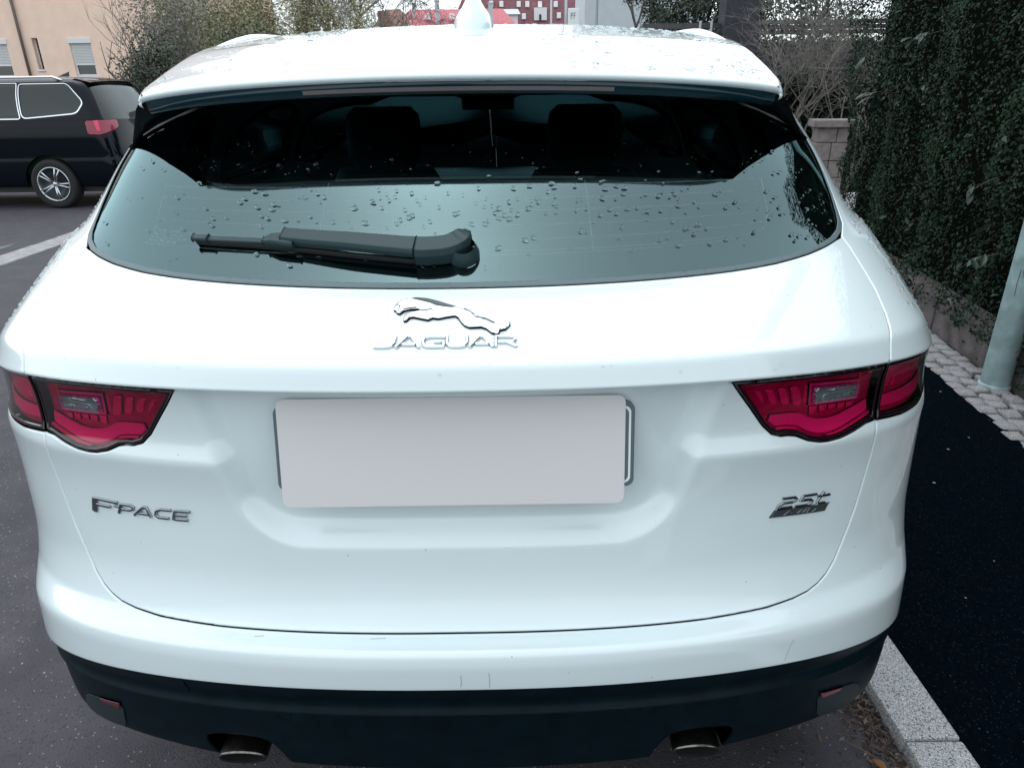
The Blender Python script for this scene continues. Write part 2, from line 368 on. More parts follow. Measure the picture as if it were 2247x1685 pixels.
def region(L, outline, holes=(), off=0.0, roll=0.0, skirt=0.0, S=None, Tl=None, edge=.012, ds=.02, dt=.015):
    polys = [dens(outline, edge)]+[dens(h, edge) for h in holes]
    segs = []
    for p in polys: segs += [(p[i], p[(i+1) % len(p)]) for i in range(len(p))]
    segs = np.array(segs)
    o = np.array(polys[0]); s0, t0 = o.min(0); s1, t1 = o.max(0)
    if S is None: S = np.arange(s0+ds*.5, s1, ds)
    if Tl is None: Tl = np.arange(t0+dt*.5, t1, dt)
    S = np.asarray(S); Tl = np.asarray(Tl); S = S[(S > s0) & (S < s1)]; Tl = Tl[(Tl > t0) & (Tl < t1)]
    gx, gy = [a.ravel() for a in np.meshgrid(S, Tl, indexing='ij')]
    m = inside(gx, gy, polys[0])
    for h in polys[1:]: m &= ~inside(gx, gy, h)
    g = np.stack([gx[m], gy[m]], 1)
    if len(g):
        d, _ = nearest(g, segs); g = g[d > max(roll*1.25, edge*.45)]
    extra = []
    if roll > 0:
        for k in (.35, .75, 1.15):
            for j, p in enumerate(polys):
                q = np.array(inset(p, roll*k if j == 0 else -roll*k)); dd, _ = nearest(q, segs); extra.append(q[dd > roll*k*.9])
    pts = np.concatenate([np.array([q for p in polys for q in p]), g]+extra)
    edges = []; k = 0
    for p in polys:
        n = len(p); edges += [(k+i, k+(i+1) % n) for i in range(n)]; k += n
    res = geometry.delaunay_2d_cdt([Vector((float(a), float(b))) for a, b in pts], edges, [], 0, 1e-7)
    V = np.array([(v.x, v.y) for v in res[0]]); TR = np.array([tuple(f) for f in res[2] if len(f) == 3])
    c = V[TR].mean(1); m = inside(c[:, 0], c[:, 1], polys[0])
    for h in polys[1:]: m &= ~inside(c[:, 0], c[:, 1], h)
    TR = TR[m]; used = np.unique(TR); mp = -np.ones(len(V), int); mp[used] = np.arange(len(used)); V = V[used]; TR = mp[TR]
    P = L.F(V[:, 0], V[:, 1]); N = L.Nm(V[:, 0], V[:, 1])
    d, q = nearest(V, segs)
    of = off(V[:, 0], V[:, 1]) if callable(off) else np.full(len(V), off)
    P = P+N*of[:, None]; NN = N.copy()
    if callable(off): NN = None
    if roll > 0:
        # inward curl of the sheet at its edges
        r = np.clip(1-d/roll, 0, .985); P = P-N*(roll*(1-np.sqrt(1-r*r)))[:, None]
        ow = L.F(q[:, 0], q[:, 1])-L.F(V[:, 0], V[:, 1])
        e = np.linalg.norm(ow, axis=1)
        ins = e < 1e-5; ow = np.where(ins[:, None], 0, ow/np.maximum(e, 1e-9)[:, None])
        a = P[TR]; fn = np.cross(a[:, 1]-a[:, 0], a[:, 2]-a[:, 0]); fl = (fn*N[TR[:, 0]]).sum(1) < 0; TR[fl] = TR[fl][:, ::-1]
        E_ = np.concatenate([TR[:, [0, 1]], TR[:, [1, 2]], TR[:, [2, 0]]]); key = np.sort(E_, 1); _, inv, cn = np.unique(key, axis=0, return_inverse=True, return_counts=True)
        for e0, e1 in E_[cn[inv.ravel()] == 1]:
            o_ = np.cross(P[e1]-P[e0], N[e0]); o_ /= np.linalg.norm(o_)+1e-12
            if ins[e0]: ow[e0] += o_
            if ins[e1]: ow[e1] += o_
        ow /= np.maximum(np.linalg.norm(ow, axis=1), 1e-9)[:, None]
        if NN is not None: NN = N*np.sqrt(1-r*r)[:, None]+ow*r[:, None]; NN /= np.linalg.norm(NN, axis=1, keepdims=True)
    # winding
    a = P[TR]; fn = np.cross(a[:, 1]-a[:, 0], a[:, 2]-a[:, 0]); fl = (fn*N[TR[:, 0]]).sum(1) < 0; TR[fl] = TR[fl][:, ::-1]
    verts = P; faces = TR; nrm = NN
    if skirt > 0:
        from collections import Counter
        cnt = Counter(); dire = {}
        for f in TR:
            for i in range(3):
                e = (int(f[i]), int(f[(i+1) % 3])); key = (min(e), max(e)); cnt[key] += 1; dire[key] = e
        be = [dire[k] for k, v_ in cnt.items() if v_ == 1]; nv = len(verts); mpv = {}; add = []; addn = []; nf = []
        for e in be:
            t = P[e[1]]-P[e[0]]; ow = np.cross(t, N[e[0]]); ow /= np.linalg.norm(ow)+1e-12
            ids = []
            for v_ in e:
                add += [P[v_], P[v_]-N[v_]*skirt]; addn += [ow, ow]; ids.append(nv+len(add)-2)
            nf.append((ids[0], ids[0]+1, ids[1]+1)); nf.append((ids[0], ids[1]+1, ids[1]))
        verts = np.concatenate([verts, np.array(add)]); faces = np.concatenate([faces, np.array(nf)[:, ::-1]])
        if nrm is not None: nrm = np.concatenate([nrm, np.array(addn)])
    return verts, faces, nrm
def skin(name, L, outline, m, parent=None, **kw):
    v, f, n = region(L, outline, **kw)
    return mesh_obj(name, v, f, m, parent, True, n)
def bil(q, u, v):
    """quad corners TL,TR,BR,BL in (s,t); u right, v up"""
    a = [q[3][i]+(q[2][i]-q[3][i])*u for i in (0, 1)]; b = [q[0][i]+(q[1][i]-q[0][i])*u for i in (0, 1)]
    return (a[0]+(b[0]-a[0])*v, a[1]+(b[1]-a[1])*v)
def strokes(L, paths, wid, height, base=0.0005):
    """raised strokes following the skin: paths in (s,t); wid in metres"""
    mb = MB()
    for p in paths:
        p = dens(p, .006, closed=(False)); n = len(p); l = []; r = []
        for i in range(n):
            a = Vector(p[max(i-1, 0)]); b = Vector(p[min(i+1, n-1)]); d = (b-a).normalized(); nn = Vector((-d.y, d.x))*wid*.5
            l.append((p[i][0]+nn.x, p[i][1]+nn.y)); r.append((p[i][0]-nn.x, p[i][1]-nn.y))
        def at(q, h):
            q = np.array(q); return L.F(q[:, 0], q[:, 1])+L.Nm(q[:, 0], q[:, 1])*h
        li = [(a[0]*.8+b[0]*.2, a[1]*.8+b[1]*.2) for a, b in zip(l, r)]; ri = [(a[0]*.2+b[0]*.8, a[1]*.2+b[1]*.8) for a, b in zip(l, r)]
        rows = [at(l, base), at(l, height*.7), at(li, height), at(ri, height), at(r, height*.7), at(r, base)]
        mb.grid([list(map(tuple, x)) for x in rows])
        for e in (0, n-1): mb.add([tuple(x[e]) for x in rows], [(0, 1, 2, 3, 4, 5)])
    return mb
GLY = {
 'J': [[(0, .05), (.62, .05), (.88, .14), (.97, .35), (1, 1)]],
 'A': [[(0, 0), (.42, .96), (.58, .96), (1, 0)], [(.24, .27), (.80, .27)]],
 'G': [[(1, .95), (.30, .95), (.10, .82), (.04, .5), (.10, .17), (.30, .05), (.97, .05), (.97, .48), (.55, .48)]],
 'U': [[(.02, 1), (.04, .35), (.16, .10), (.38, .04), (.62, .04), (.84, .10), (.96, .35), (.98, 1)]],
 'R': [[(.03, 0), (.03, .95), (.72, .95), (.94, .84), (.95, .58), (.75, .42), (.16, .42)], [(.55, .42), (1, 0)]],
 'P': [[(.06, 0), (.06, .94), (.74, .94), (.95, .82), (.95, .60), (.74, .44), (.2, .44)]],
 'C': [[(1, .93), (.35, .93), (.10, .78), (.07, .35), (.30, .08), (.97, .08)]],
 'E': [[(1, .94), (.08, .94), (.08, .06), (.97, .06)], [(.15, .5), (.85, .5)]],
 'F': [[(1, .93), (.12, .93), (.12, 0)], [(.2, .52), (.72, .52)]],
 '-': [[(0, .5), (1, .5)]],
 '2': [[(.05, .95), (.80, .95), (.95, .80), (.93, .62), (.78, .52), (.25, .48), (.08, .35), (.05, .05), (.95, .05)]],
 '5': [[(.98, .95), (.15, .95), (.10, .55), (.78, .53), (.95, .40), (.90, .15), (.75, .05), (.0, .05)]],
 't': [[(.35, 1.1), (.2, .25), (.35, .05), (.95, .05)], [(.0, .72), (1, .72)]],
 'W': [[(0, 1), (.2, .02), (.5, .8), (.8, .02), (1, 1)]],
 'D': [[(.05, 0), (.05, .95), (.65, .95), (.95, .7), (.95, .3), (.65, .05), (.05, .05)]],
}
def word(L, txt, quad, wid, height, widths=None, gap=.18):
    ws = widths or [1.0]*len(txt); tot = sum(ws)+gap*(len(txt)-1); x = 0; paths = []
    for ch, w_ in zip(txt, ws):
        for g in GLY[ch]: paths.append([bil(quad, (x+a*w_)/tot, b) for a, b in g])
        x += w_+gap
    return strokes(L, paths, wid, height)

# ================================================================== THE WHITE CAR
CAR_ROWS = [
 ('BT', .080, .880, .32, .352, .040, -.105, 4.45, 0), ('MM', .060, .935, .40, .460, -.060, -.080, 4.58, 0), ('ST2', .046, .952, .455, .545, -.050, -.069, 4.62, 1), ('ST', .016, .951, .487, .562, -.050, -.069, 4.66, 1), ('SA', .031, .950, .482, .580, -.050, -.078, 4.66, 1),
 ('A', .007, .957, .508, .6380, -.050, -.110, 4.68, 1), ('B2', .005, .964, .546, .690, -.042, -.060, 4.70, 1), ('B1', .010, .970, .556, .715, -.048, -.076, 4.70, 1),
 ('C', .050, .982, .570, .7215, -.045, -.020, 4.70, 1), ('T1', .084, .978, .545, .82, -.066, -.004, 4.70, 0), ('T2', .092, .971, .535, .931, -.041, -.002, 4.70, 0),
 ('K', .080, .957, .527, 1.0175, -.034, -.018, 4.69, 1), ('L0', .094, .959, .540, 1.051, -.021, -.020, 4.68, 0), ('E2', .082, .957, .558, 1.1405, -.016, -.056, 4.60, 1),
 ('E', .056, .949, .584, 1.1535, -.019, -.060, 4.58, 1), ('F', .067, .935, .593, 1.1915, -.015, -.066, 4.45, 1), ('G', .260, .902, .630, 1.251, .022, .003, 3.45, 1),
 ('H0', .345, .872, .590, 1.310, .003, 0, 3.25, 0), ('H1', .500, .818, .490, 1.422, .005, .002, 2.95, 0), ('H2', .657, .745, .33, 1.515, .005, .003, 2.70, 0),
 ('H3', .760, .685, .30, 1.572, .004, .002, 2.55, 0)]
C = Loft(CAR_ROWS, sharp=('E2', 'E'), anchor=('B2', .317)); K = C.K
def car_recess(x, t):
    x = np.abs(x); tb = K['T1']+.058; te = K['E2']; q = np.clip((t-tb)/(te-tb), 0, 1)
    a = .338+.066*q-x; b = t-tb; r = .085
    d = np.where((a < r) & (b < r), r-np.hypot(r-a, r-b), np.minimum(a, b))
    w_ = sst(d/.055+.35)*(1-sst((t-te)/(K['E']-te))); y0 = np.interp(t, C.tt, C.TAB[:, 0])
    return w_*(.030+np.interp(t, (K['T2']-.02, te), (.092, .084))-y0)   # the crease below the lamps fades out inside the hollow
C.rec = car_recess
DL = K['A']-.2456      # lower fittings ride with the bumper edge
car = tag(empty('parked_suv'), 'white SUV with red tail lamps filling the foreground, seen from behind', 'car')
SG = np.concatenate([np.arange(0, .29, .016), np.arange(.29, .46, .007), np.arange(.46, 1.32, .016), np.arange(1.34, C.SM, .07)]); SG = np.concatenate([-SG[:0:-1], SG])
TG = np.unique(np.round(np.concatenate([np.arange(C.T[0], C.T[-1], .014)]+[K[k]+np.array([-.012, -.008, -.004, 0, .004, .008, .012]) for k in ('ST2', 'ST', 'SA', 'A', 'B2', 'B1', 'C', 'K', 'F', 'G')]+[np.arange(K['E2']-.006, K['E']+.006, .0016), np.arange(K['T1']+.02, K['T1']+.15, .006)]), 4))
# outlines on the skin, right half
SEAM = [(0, .3812), (.30, .3805), (.40, .3803), (.52, .3828), (.575, .388), (.607, .394), (.632, .404), (.652, .417), (.672, .438), (.688, .466), (.702, .498), (.7155, .535), (.728, .585), (.737, .63), (.740, .675), (.740, .704)]
SEAM2 = [(.740, .815), (.738, .840), (.750, .868), (.760, .884), (.771, .900), (.788, .930), (.808, .985), (.815, 1.03), (.826, 1.126)]
LAMP = [(.423, .8135), (.738, .8135), (.738, .706), (.715, .7030), (.684, .6953), (.652, .6885), (.625, .6865), (.606, .688), (.580, .6945), (.556, .7045), (.541, .7070), (.527, .7072), (.508, .7128), (.490, .729), (.463, .765), (.440, .793)]
LAMP_O = [(.744, .8135), (.94, .8135), (.985, .79), (1.03, .745), (1.02, .712), (.98, .700), (.91, .6975), (.83, .699), (.744, .7045)]
GLASS = [(0, 1.097), (.20, 1.0975), (.335, 1.098), (.50, 1.0985), (.60, 1.101), (.69, 1.108), (.75, 1.116), (.80, 1.125), (.845, 1.142), (.875, 1.162), (.895, 1.190), (.925, 1.24), (.950, 1.30), (.972, 1.36), (.990, 1.42), (1.0, 1.50), (1.0, 1.668)]
def offs(p, d):   # shift an open half outline along its left normal
    o = []
    for i in range(len(p)):
        a = Vector(p[max(i-1, 0)]); b = Vector(p[min(i+1, len(p)-1)]); e = (b-a).normalized(); o.append((p[i][0]-e.y*d, p[i][1]+e.x*d))
    o[0] = (p[0][0], o[0][1]) if abs(p[0][0]) < 1e-9 else o[0]
    return o
GAP = .0011
# tailgate sheet: seam -> lamp foot -> under the ducktail -> glass foot
low = offs(SEAM, GAP); up2 = offs(SEAM2, GAP)
lampfoot = [p for p in LAMP[3:]]
tg_half = low+[(.736, .7030)]+[(a, b-.0012) for a, b in lampfoot]+[(.421, .8155)]+[(.60, .8155)]+up2+[(.815, 1.124)]+[(a, b-.002) for a, b in GLASS[7:0:-1]]
tg = [p for p in tg_half]+[(0, GLASS[0][1]-.002)]
tg = tg+[(-a, b) for a, b in tg_half[::-1] if abs(a) > 1e-9]
tailgate = skin('tailgate', C, tg, 'paint', car, roll=.003, skirt=.018, S=SG, Tl=TG, edge=.006)
# body shell
ARCH_R, WZ, WY = .405, .365, (.985, 3.86)
def arch(yc, r=ARCH_R):
    return [C.side_st(yc+r*math.cos(a), WZ+r*math.sin(a)) for a in np.linspace(math.pi, 0, 33)]
zA = float(C.F(C.S90+.1, K['A'])[2]); zb = zA-WZ; aa = math.asin(zb/ARCH_R)
def arch_part(yc, a0, a1, n=25, r=ARCH_R): return [C.side_st(yc+r*math.cos(a), WZ+r*math.sin(a)) for a in np.linspace(a0, a1, n)]
tA = K['A']+.0015
bh = [(0, tA)]
for yc in WY: bh += [(s, max(t, tA)) for s, t in arch_part(yc, math.pi-aa, aa)]
bh += [(C.SM-.002, tA), (C.SM-.002, C.T[-1]), (1.0+.004, C.T[-1])]
gl_up = [(a+.003, b) for a, b in GLASS[::-1] if a > .83 and b < 1.667]
bh += gl_up+[(.832, 1.131)]+offs(SEAM2, -GAP)[::-1]+[(.742, .8155), (.94, .8155), (.987, .792), (1.034, .746), (1.023, .709), (.98, .6975), (.91, .6955), (.83, .697), (.743, .7025)]+offs(SEAM, -GAP)[::-1]
bh = bh[:-1]+[(0, offs(SEAM, -GAP)[0][1])]
body_out = bh+[(-a, b) for a, b in bh[::-1] if abs(a) > 1e-9]
# side windows and windscreen openings
def sidewin(y0, y1, z0, z1, slope=.0, r=.03):
    q = [C.side_st(y0, z0), C.side_st(y1, z0), C.side_st(y1-.15, z1), C.side_st(y0+slope, z1)]
    return rnd(q, 3)
WINS = [sidewin(1.10, 1.45, 1.26, 1.50, .12), sidewin(1.52, 2.42, 1.235, 1.52, .05), sidewin(2.50, 3.30, 1.235, 1.52, .02)]
s_f = C.S90+C.LS+.42
SCREEN = rnd([(s_f, K['G']+.06), (C.SM-.004, K['G']+.06), (C.SM-.004, K['H3']-.05), (s_f, K['H3']-.05)], 1)
holes = WINS+[mir(w_) for w_ in WINS]+[SCREEN, mir(SCREEN)]
body = skin('body_shell', C, body_out, 'paint', car, holes=holes, roll=.003, skirt=.02, S=SG, Tl=TG, edge=.007)
for w_ in WINS:
    for q in (w_, mir(w_)): skin('side_window', C, inset(q, .001), 'side_glass', car, off=-.004, edge=.03, ds=.05, dt=.03)
for q in (SCREEN, mir(SCREEN)): skin('windscreen', C, inset(q, .001), 'clear_glass', car, off=-.004, edge=.03, ds=.05, dt=.03)
# dark lower bumper, running forward to the arches
TB = C.T[0]+.002
s_ar, _ = C.side_st(WY[0]-ARCH_R*math.cos(aa), zA)
ar_low = [C.side_st(WY[0]+ARCH_R*math.cos(a), WZ+ARCH_R*math.sin(a)) for a in np.linspace(math.pi+.05, math.pi-aa, 8)]
bl = [(0, TB)]+[(s, max(t, TB)) for s, t in ar_low]+[(s_ar, K['A']-.001), (0, K['A']-.001)]
bl_out = bl+[(-a, b) for a, b in bl[::-1] if abs(a) > 1e-9]
EXC = rnd([(a_, b_+DL) for a_, b_ in ((.372, -.06), (.378, .012), (.40, .036), (.505, .036), (.532, .012), (.54, -.06))], 2)
def notch(out):   # cut the two exhaust openings into the lower edge
    n = [p for p in EXC if p[1] > TB+.0005]
    half = [(0, TB), (n[0][0], TB)]+n+[(n[-1][0], TB)]+bl[1:]
    return half+[(-a, b) for a, b in half[::-1] if abs(a) > 1e-9]
lower = skin('lower_bumper', C, notch(bl_out), 'plastic', car, off=-.004, roll=.004, skirt=.05, S=SG, Tl=TG, edge=.012)
# sills between the arches and nose
for sg in (1, -1):
    s1 = C.side_st(WY[0]+ARCH_R+.0, .4)[0]; s2 = C.side_st(WY[1]-ARCH_R, .4)[0]; s3 = C.side_st(WY[1]+ARCH_R, .4)[0]
    for a, b in ((s1, s2), (s3, C.SM-.003)):
        q = [(a, TB), (b, TB), (b, K['A']-.001), (a, K['A']-.001)]
        skin('sill', C, q if sg > 0 else mir(q), 'plastic', car, off=-.004, edge=.05, ds=.1, dt=.03, skirt=.03)
# fittings in the lower bumper
hook = [(a_, b_+DL) for a_, b_ in ((-.548, .240), (-.489, .242), (-.498, .190), (-.553, .190))]
skin('towing_eye_cover', C, hook, 'plastic', lower, off=-.0022, roll=.0015, skirt=.003, edge=.008, ds=.01, dt=.01)
for sg in (1, -1):
    for (cs_, ct) in ((.3275, .1090+DL),):
        circ = lambda r: [(sg*(cs_+r*math.cos(a)), ct+r*math.sin(a)) for a in np.linspace(0, 2*math.pi, 20, endpoint=False)]
        so_ = skin('parking_sensor', C, circ(.0105), 'plastic', lower, off=-.0024, roll=.002, edge=.004, ds=.006, dt=.006)
        skin('sensor_ring', C, circ(.0135), 'plastic', so_, holes=[circ(.0115)], off=-.0030, edge=.004, ds=.02, dt=.02)
    pk = rnd([(.700, .083), (.77, .078), (.845, .072), (.89, .03), (.88, -.004), (.80, -.006), (.742, .004)], 1)
    pk = [(a_, b_+DL) for a_, b_ in pk]; pk = pk if sg > 0 else mir(pk)
    pocket = skin('corner_insert', C, pk, 'insert_grey', lower, off=-.0015, roll=.002, skirt=.004, edge=.008, ds=.012, dt=.01)
    rf = [(a_, b_+DL) for a_, b_ in ((.708, .0825), (.780, .079), (.768, .0705), (.717, .067))]; rf = rf if sg > 0 else mir(rf)
    skin('rear_reflector', C, rf, 'red_reflector', lower, off=.0004, roll=.0012, skirt=.003, edge=.006, ds=.01, dt=.008)
# black liner added behind the shut lines so that the gaps read dark
lin = offs(SEAM, .02)+[(.70, .72), (.715, .80)]+offs(SEAM2, .02)
ring = offs(SEAM, -.02)+[(.765, .72), (.765, .80)]+offs(SEAM2, -.02)
full = lambda h: h+[(-a, b) for a, b in h[::-1] if abs(a) > 1e-9]
skin('gap_liner', C, full(ring), 'gap_black', car, holes=[full(lin)], off=lambda s_, t_: np.where((t_ > .69) & (t_ < .825), -.034, -.014), edge=.012, ds=.02, dt=.02)
skin('bumper_gap_liner', C, [(-1.1, K['A']-.02), (1.1, K['A']-.02), (1.1, K['A']+.02), (-1.1, K['A']+.02)], 'gap_black', car, off=-.012, edge=.03, ds=.03, dt=.01)

# ---- tail lamps
def lamp_part(name, pts, m, parent, off, **kw):
    kw.setdefault('edge', .006); kw.setdefault('ds', .012); kw.setdefault('dt', .01)
    return skin(name, C, pts, m, parent, off=off, **kw)
RIB = lambda s, t: -.012+.0045*np.abs(np.sin((t-.7530)*math.pi/.0066))
for sg in (1, -1):
    X = (lambda p: p) if sg > 0 else mir
    out = [p for p in LAMP]; out = inset(out, .0012)
    fr = lamp_part('tail_lamp', X(out), 'lamp_frame', car, .0, holes=[X(inset(LAMP, .0085))], roll=.003, skirt=.012)
    rv = [(.584, .7850), (.687, .7800), (.688, .7535), (.588, .7565)]
    lamp_part('lens', X(inset(LAMP, .0080)), 'lamp_lens', fr, -.0012, holes=[X(rv)])
    lamp_part('reversing_cover', X(rv), 'clear_glass', fr, -.0012)
    lamp_part('back_plate', X(inset(LAMP, .003)), 'lamp_back', fr, -.015)
    # light guide along the foot of the lamp
    lo_ = inset(LAMP, .0155)[2:13]; hi = inset(LAMP, .037)[2:13]
    lo_ = [p for p in lo_]; band = lo_+hi[::-1]
    band = [(.727, .7215), (.712, .7168), (.681, .7093), (.651, .7025), (.625, .7003), (.607, .7018), (.586, .7075), (.561, .7185), (.541, .7212), (.520, .722), (.506, .731),
            (.509, .7425), (.545, .7420), (.566, .7395), (.588, .7290), (.607, .7240), (.626, .7225), (.651, .7240), (.678, .7300), (.705, .7370), (.722, .7415)]
    lamp_part('light_guide', X(band), 'lamp_band', fr, -.009, roll=.003, skirt=.012)
    edge_lo = [(.727, .7190), (.712, .7142), (.681, .7067), (.651, .6999), (.625, .6977), (.607, .6992), (.586, .7049), (.561, .7159), (.541, .7187), (.520, .7195)]
    for e_ in (edge_lo[:5], edge_lo[-3:]): strokes(C, [[(sg*a, b) for a, b in e_]], .0026, -.006, -.010).build('guide_edge', 'lamp_line', fr, True)
    # reversing lamp: clear ribbed block with a red surround
    rv = [(.584, .7850), (.687, .7800), (.688, .7535), (.588, .7565)]
    lamp_part('reversing_lens', X(rv), 'lamp_clear', fr, RIB, dt=.0011, ds=.02, edge=.004)
    lamp_part('reversing_surround', X(inset(rv[::-1], -.006)), 'lamp_line', fr, -.010, holes=[X(inset(rv[::-1], -.001))], skirt=.01)
    lamp_part('bright_bar', X([(.572, .786), (.5805, .786), (.5845, .7555), (.577, .7535)]), 'lamp_line', fr, -.014, roll=.002, skirt=.01)
    # swept facets on the inner side
    for k, (a, b) in enumerate(((.548, .566), (.525, .541), (.502, .517), (.482, .493))):
        tp = .789-.001*k; bt = .7535+.004*k
        pts = [(a-.010, tp), (b-.010, tp), (b-.004, (tp+bt)/2+.006), (b+.004, bt+.004), (b+.001, bt-.003), (a+.003, bt), (a-.004, (tp+bt)/2+.006)]
        lamp_part('facet', X(rnd(pts, 1)), 'lamp_facet', fr, -.010-.001*k, roll=.003, skirt=.004)
    for k in range(5):
        a = .588+.021*k; lamp_part('lower_facet', X([(a, .7475-.001*k), (a+.016, .7475-.001*k), (a+.014, .7365-.0015*abs(k-2)), (a+.001, .7355-.0015*abs(k-2))]), 'lamp_facet', fr, -.011, roll=.002, skirt=.003)
    lamp_part('inner_fin', X([(.455, .790), (.470, .790), (.510, .7475), (.503, .7435), (.490, .7475)]), 'lamp_back', fr, -.012, roll=.002, skirt=.02)
    lamp_part('outer_bar', X([(.692, .795), (.700, .795), (.704, .752), (.694, .752)]), 'lamp_facet', fr, -.013, roll=.0015, skirt=.012)
    LO = LAMP_O
    fo = lamp_part('side_tail_lamp', X(inset(LO, .0012)), 'lamp_frame', car, .0, holes=[X(inset(LO, .0085))], roll=.003, skirt=.012)
    lamp_part('lens', X(inset(LO, .0080)), 'lamp_lens', fo, -.0012)
    lamp_part('back_plate', X(inset(LO, .003)), 'lamp_back', fo, -.015)
    lamp_part('light_guide', X([(.760, .7205), (.83, .7155), (.93, .713), (1.0, .718), (1.005, .742), (.93, .7385), (.83, .7385), (.760, .7415)]), 'lamp_band', fo, -.009, roll=.003, skirt=.012)
    lamp_part('facet', X([(.775, .797), (.80, .797), (.80, .775), (.788, .755), (.768, .752)]), 'lamp_facet', fo, -.011, roll=.002, skirt=.012)
    lamp_part('bulb_bowl', X(rnd([(.800, .795), (.93, .795), (.975, .765), (.96, .748), (.795, .748), (.808, .765)], 1)), 'lamp_facet', fo, -.012, roll=.003, skirt=.012)

# ---- rear window
gl_full = full(GLASS)
glass = skin('rear_window', C, gl_full, 'rear_glass', car, off=-.003, edge=.02, ds=.03, dt=.025)
trim_in = [(a, b+.0125) for a, b in GLASS[:6]]+[(.745, 1.1275), (.79, 1.1365), (.832, 1.152), (.86, 1.170), (.884, 1.196), (.917, 1.244), (.9435, 1.302), (.967, 1.362), (.987, 1.422), (.9985, 1.50)]
trim_out = [(a, b+.0) for a, b in GLASS[:16]]
trh = trim_out+trim_in[::-1]
trim_poly = trim_out+trim_in[::-1]
tr_full = [(-a, b) for a, b in trim_out[::-1] if a > 0]+trim_out+trim_in[::-1]+[(-a, b) for a, b in trim_in if a > 0]
skin('window_trim', C, tr_full, 'dark_trim', glass, off=.0005, roll=.002, skirt=.006, edge=.008, ds=.02, dt=.004)
# black corners added to hide sky reflection, and heater wires printed on the glass
DARK_CORNER = [(.60, 1.668), (.66, 1.625), (.74, 1.575), (.82, 1.525), (.90, 1.475), (.985, 1.412), (.997, 1.50), (.997, 1.668)]
for q in (DARK_CORNER, mir(DARK_CORNER)): skin('dark_corner_cover', C, q, 'blade_black', glass, off=.0012, edge=.02, ds=.03, dt=.02)
HL = []
for k, (tc_, te_) in enumerate(((1.3351, 1.3225), (1.3019, 1.2935), (1.273, 1.2665), (1.2382, 1.2385), (1.2042, 1.2118))):
    w_ = (.682, .672, .664, .655, .640)[k]
    HL.append([(s_, tc_+(te_-tc_)*(abs(s_)/w_)**2) for s_ in np.linspace(-w_, w_, 41)])
HL.append([(s_, 1.1782+.0075*(abs(s_)/.58)**2) for s_ in np.linspace(.035, .585, 24)]+[(.615, 1.191), (.634, 1.203), (.641, 1.215), (.645, 1.225)])
HL.append([(s_, 1.170+.0085*(abs(s_)/.58)**2) for s_ in np.linspace(.045, .55, 24)])
HL.append([(-.30, 1.176)]+[(-s_, 1.172+.006*(abs(s_)/.58)**2) for s_ in np.linspace(.34, .58, 14)]+[(-.615, 1.188), (-.640, 1.203), (-.652, 1.220)])
HL.append([(.035, 1.1782), (.004, 1.2042)]); HL.append([(.045, 1.170), (.010, 1.195)])
for sg in (1, -1): HL.append([(sg*.643, 1.215), (sg*.656, 1.2385), (sg*.673, 1.2935), (sg*.684, 1.33)])
HL.append([(-.2675, 1.204), (-.272, 1.27), (-.2785, 1.345)]); HL.append([(.252, 1.176), (.2575, 1.26), (.262, 1.345)])
strokes(C, HL, .0017, -.0042, -.0046).build('defroster_wires', 'heater_line', glass)
etched = []
for r_ in range(5):
    for k in range(6-abs(r_-2)):
        a = -.655+.017*k+.004*r_+random.uniform(0, .004); b = 1.176+.0085*r_
        etched.append([(a, b), (a+.011, b)])
strokes(C, etched, .0040, -.0042, -.0046).build('etched_marking', 'heater_line', glass)
# water drops
def drops(name, spots, parent, m='water'):
    V = []; Fc = []
    for (s, t, r, el, ang) in spots:
        p = C.F(s, t); n = C.Nm(s, t); e1 = C.F(s+.001, t)-p; e1 /= np.linalg.norm(e1); e2 = np.cross(n, e1)
        ca, sa = math.cos(ang), math.sin(ang); a1 = e1*ca+e2*sa; a2 = -e1*sa+e2*ca; k = len(V); jit = RNG.uniform(.8, 1.2, 10)
        for ring_, (rr, hh) in enumerate(((1.0, 0.0), (.82, .30), (.45, .48))):
            for j in range(10):
                a = 2*math.pi*j/10; V.append(p+n*(hh*r-.0028+.0030)+(a1*math.cos(a)*el+a2*math.sin(a))*r*rr*(1+(jit[j]-1)*.6))
        V.append(p+n*(.52*r+.0002))
        for ring_ in range(2):
            for j in range(10): Fc.append((k+ring_*10+j, k+ring_*10+(j+1) % 10, k+ring_*10+10+(j+1) % 10)); Fc.append((k+ring_*10+j, k+ring_*10+10+(j+1) % 10, k+ring_*10+10+j))
        for j in range(10): Fc.append((k+20+j, k+20+(j+1) % 10, k+30))
    o = np_mesh(name, np.array(V), np.array(Fc), m, parent, True); o['kind'] = 'stuff'; return o
sp = []
for _ in range(170):
    c_ = random.choice(((-.12, 1.29), (.08, 1.31), (.18, 1.28), (.30, 1.26), (.45, 1.28), (-.25, 1.30), (.55, 1.25), (.72, 1.20), (-.4, 1.27), (.05, 1.25)))
    s, t = c_[0]+random.gauss(0, .15), c_[1]+random.gauss(0, .045)
    if 1.13 < t < 1.42 and abs(s) < .86: sp.append((s, t, random.uniform(.0014, .0036), random.uniform(1.0, 2.1), random.uniform(-.5, .5)))
for _ in range(90):
    s, t = random.uniform(-.84, .84), random.uniform(1.14, 1.40); sp.append((s, t, random.uniform(.0014, .0036), random.uniform(1.0, 1.8), random.uniform(-.5, .5)))
for _ in range(14):
    s, t = random.uniform(.66, .86), random.uniform(1.15, 1.30); sp.append((s, t, random.uniform(.0025, .0048), random.uniform(1.0, 1.5), random.uniform(-.5, .5)))
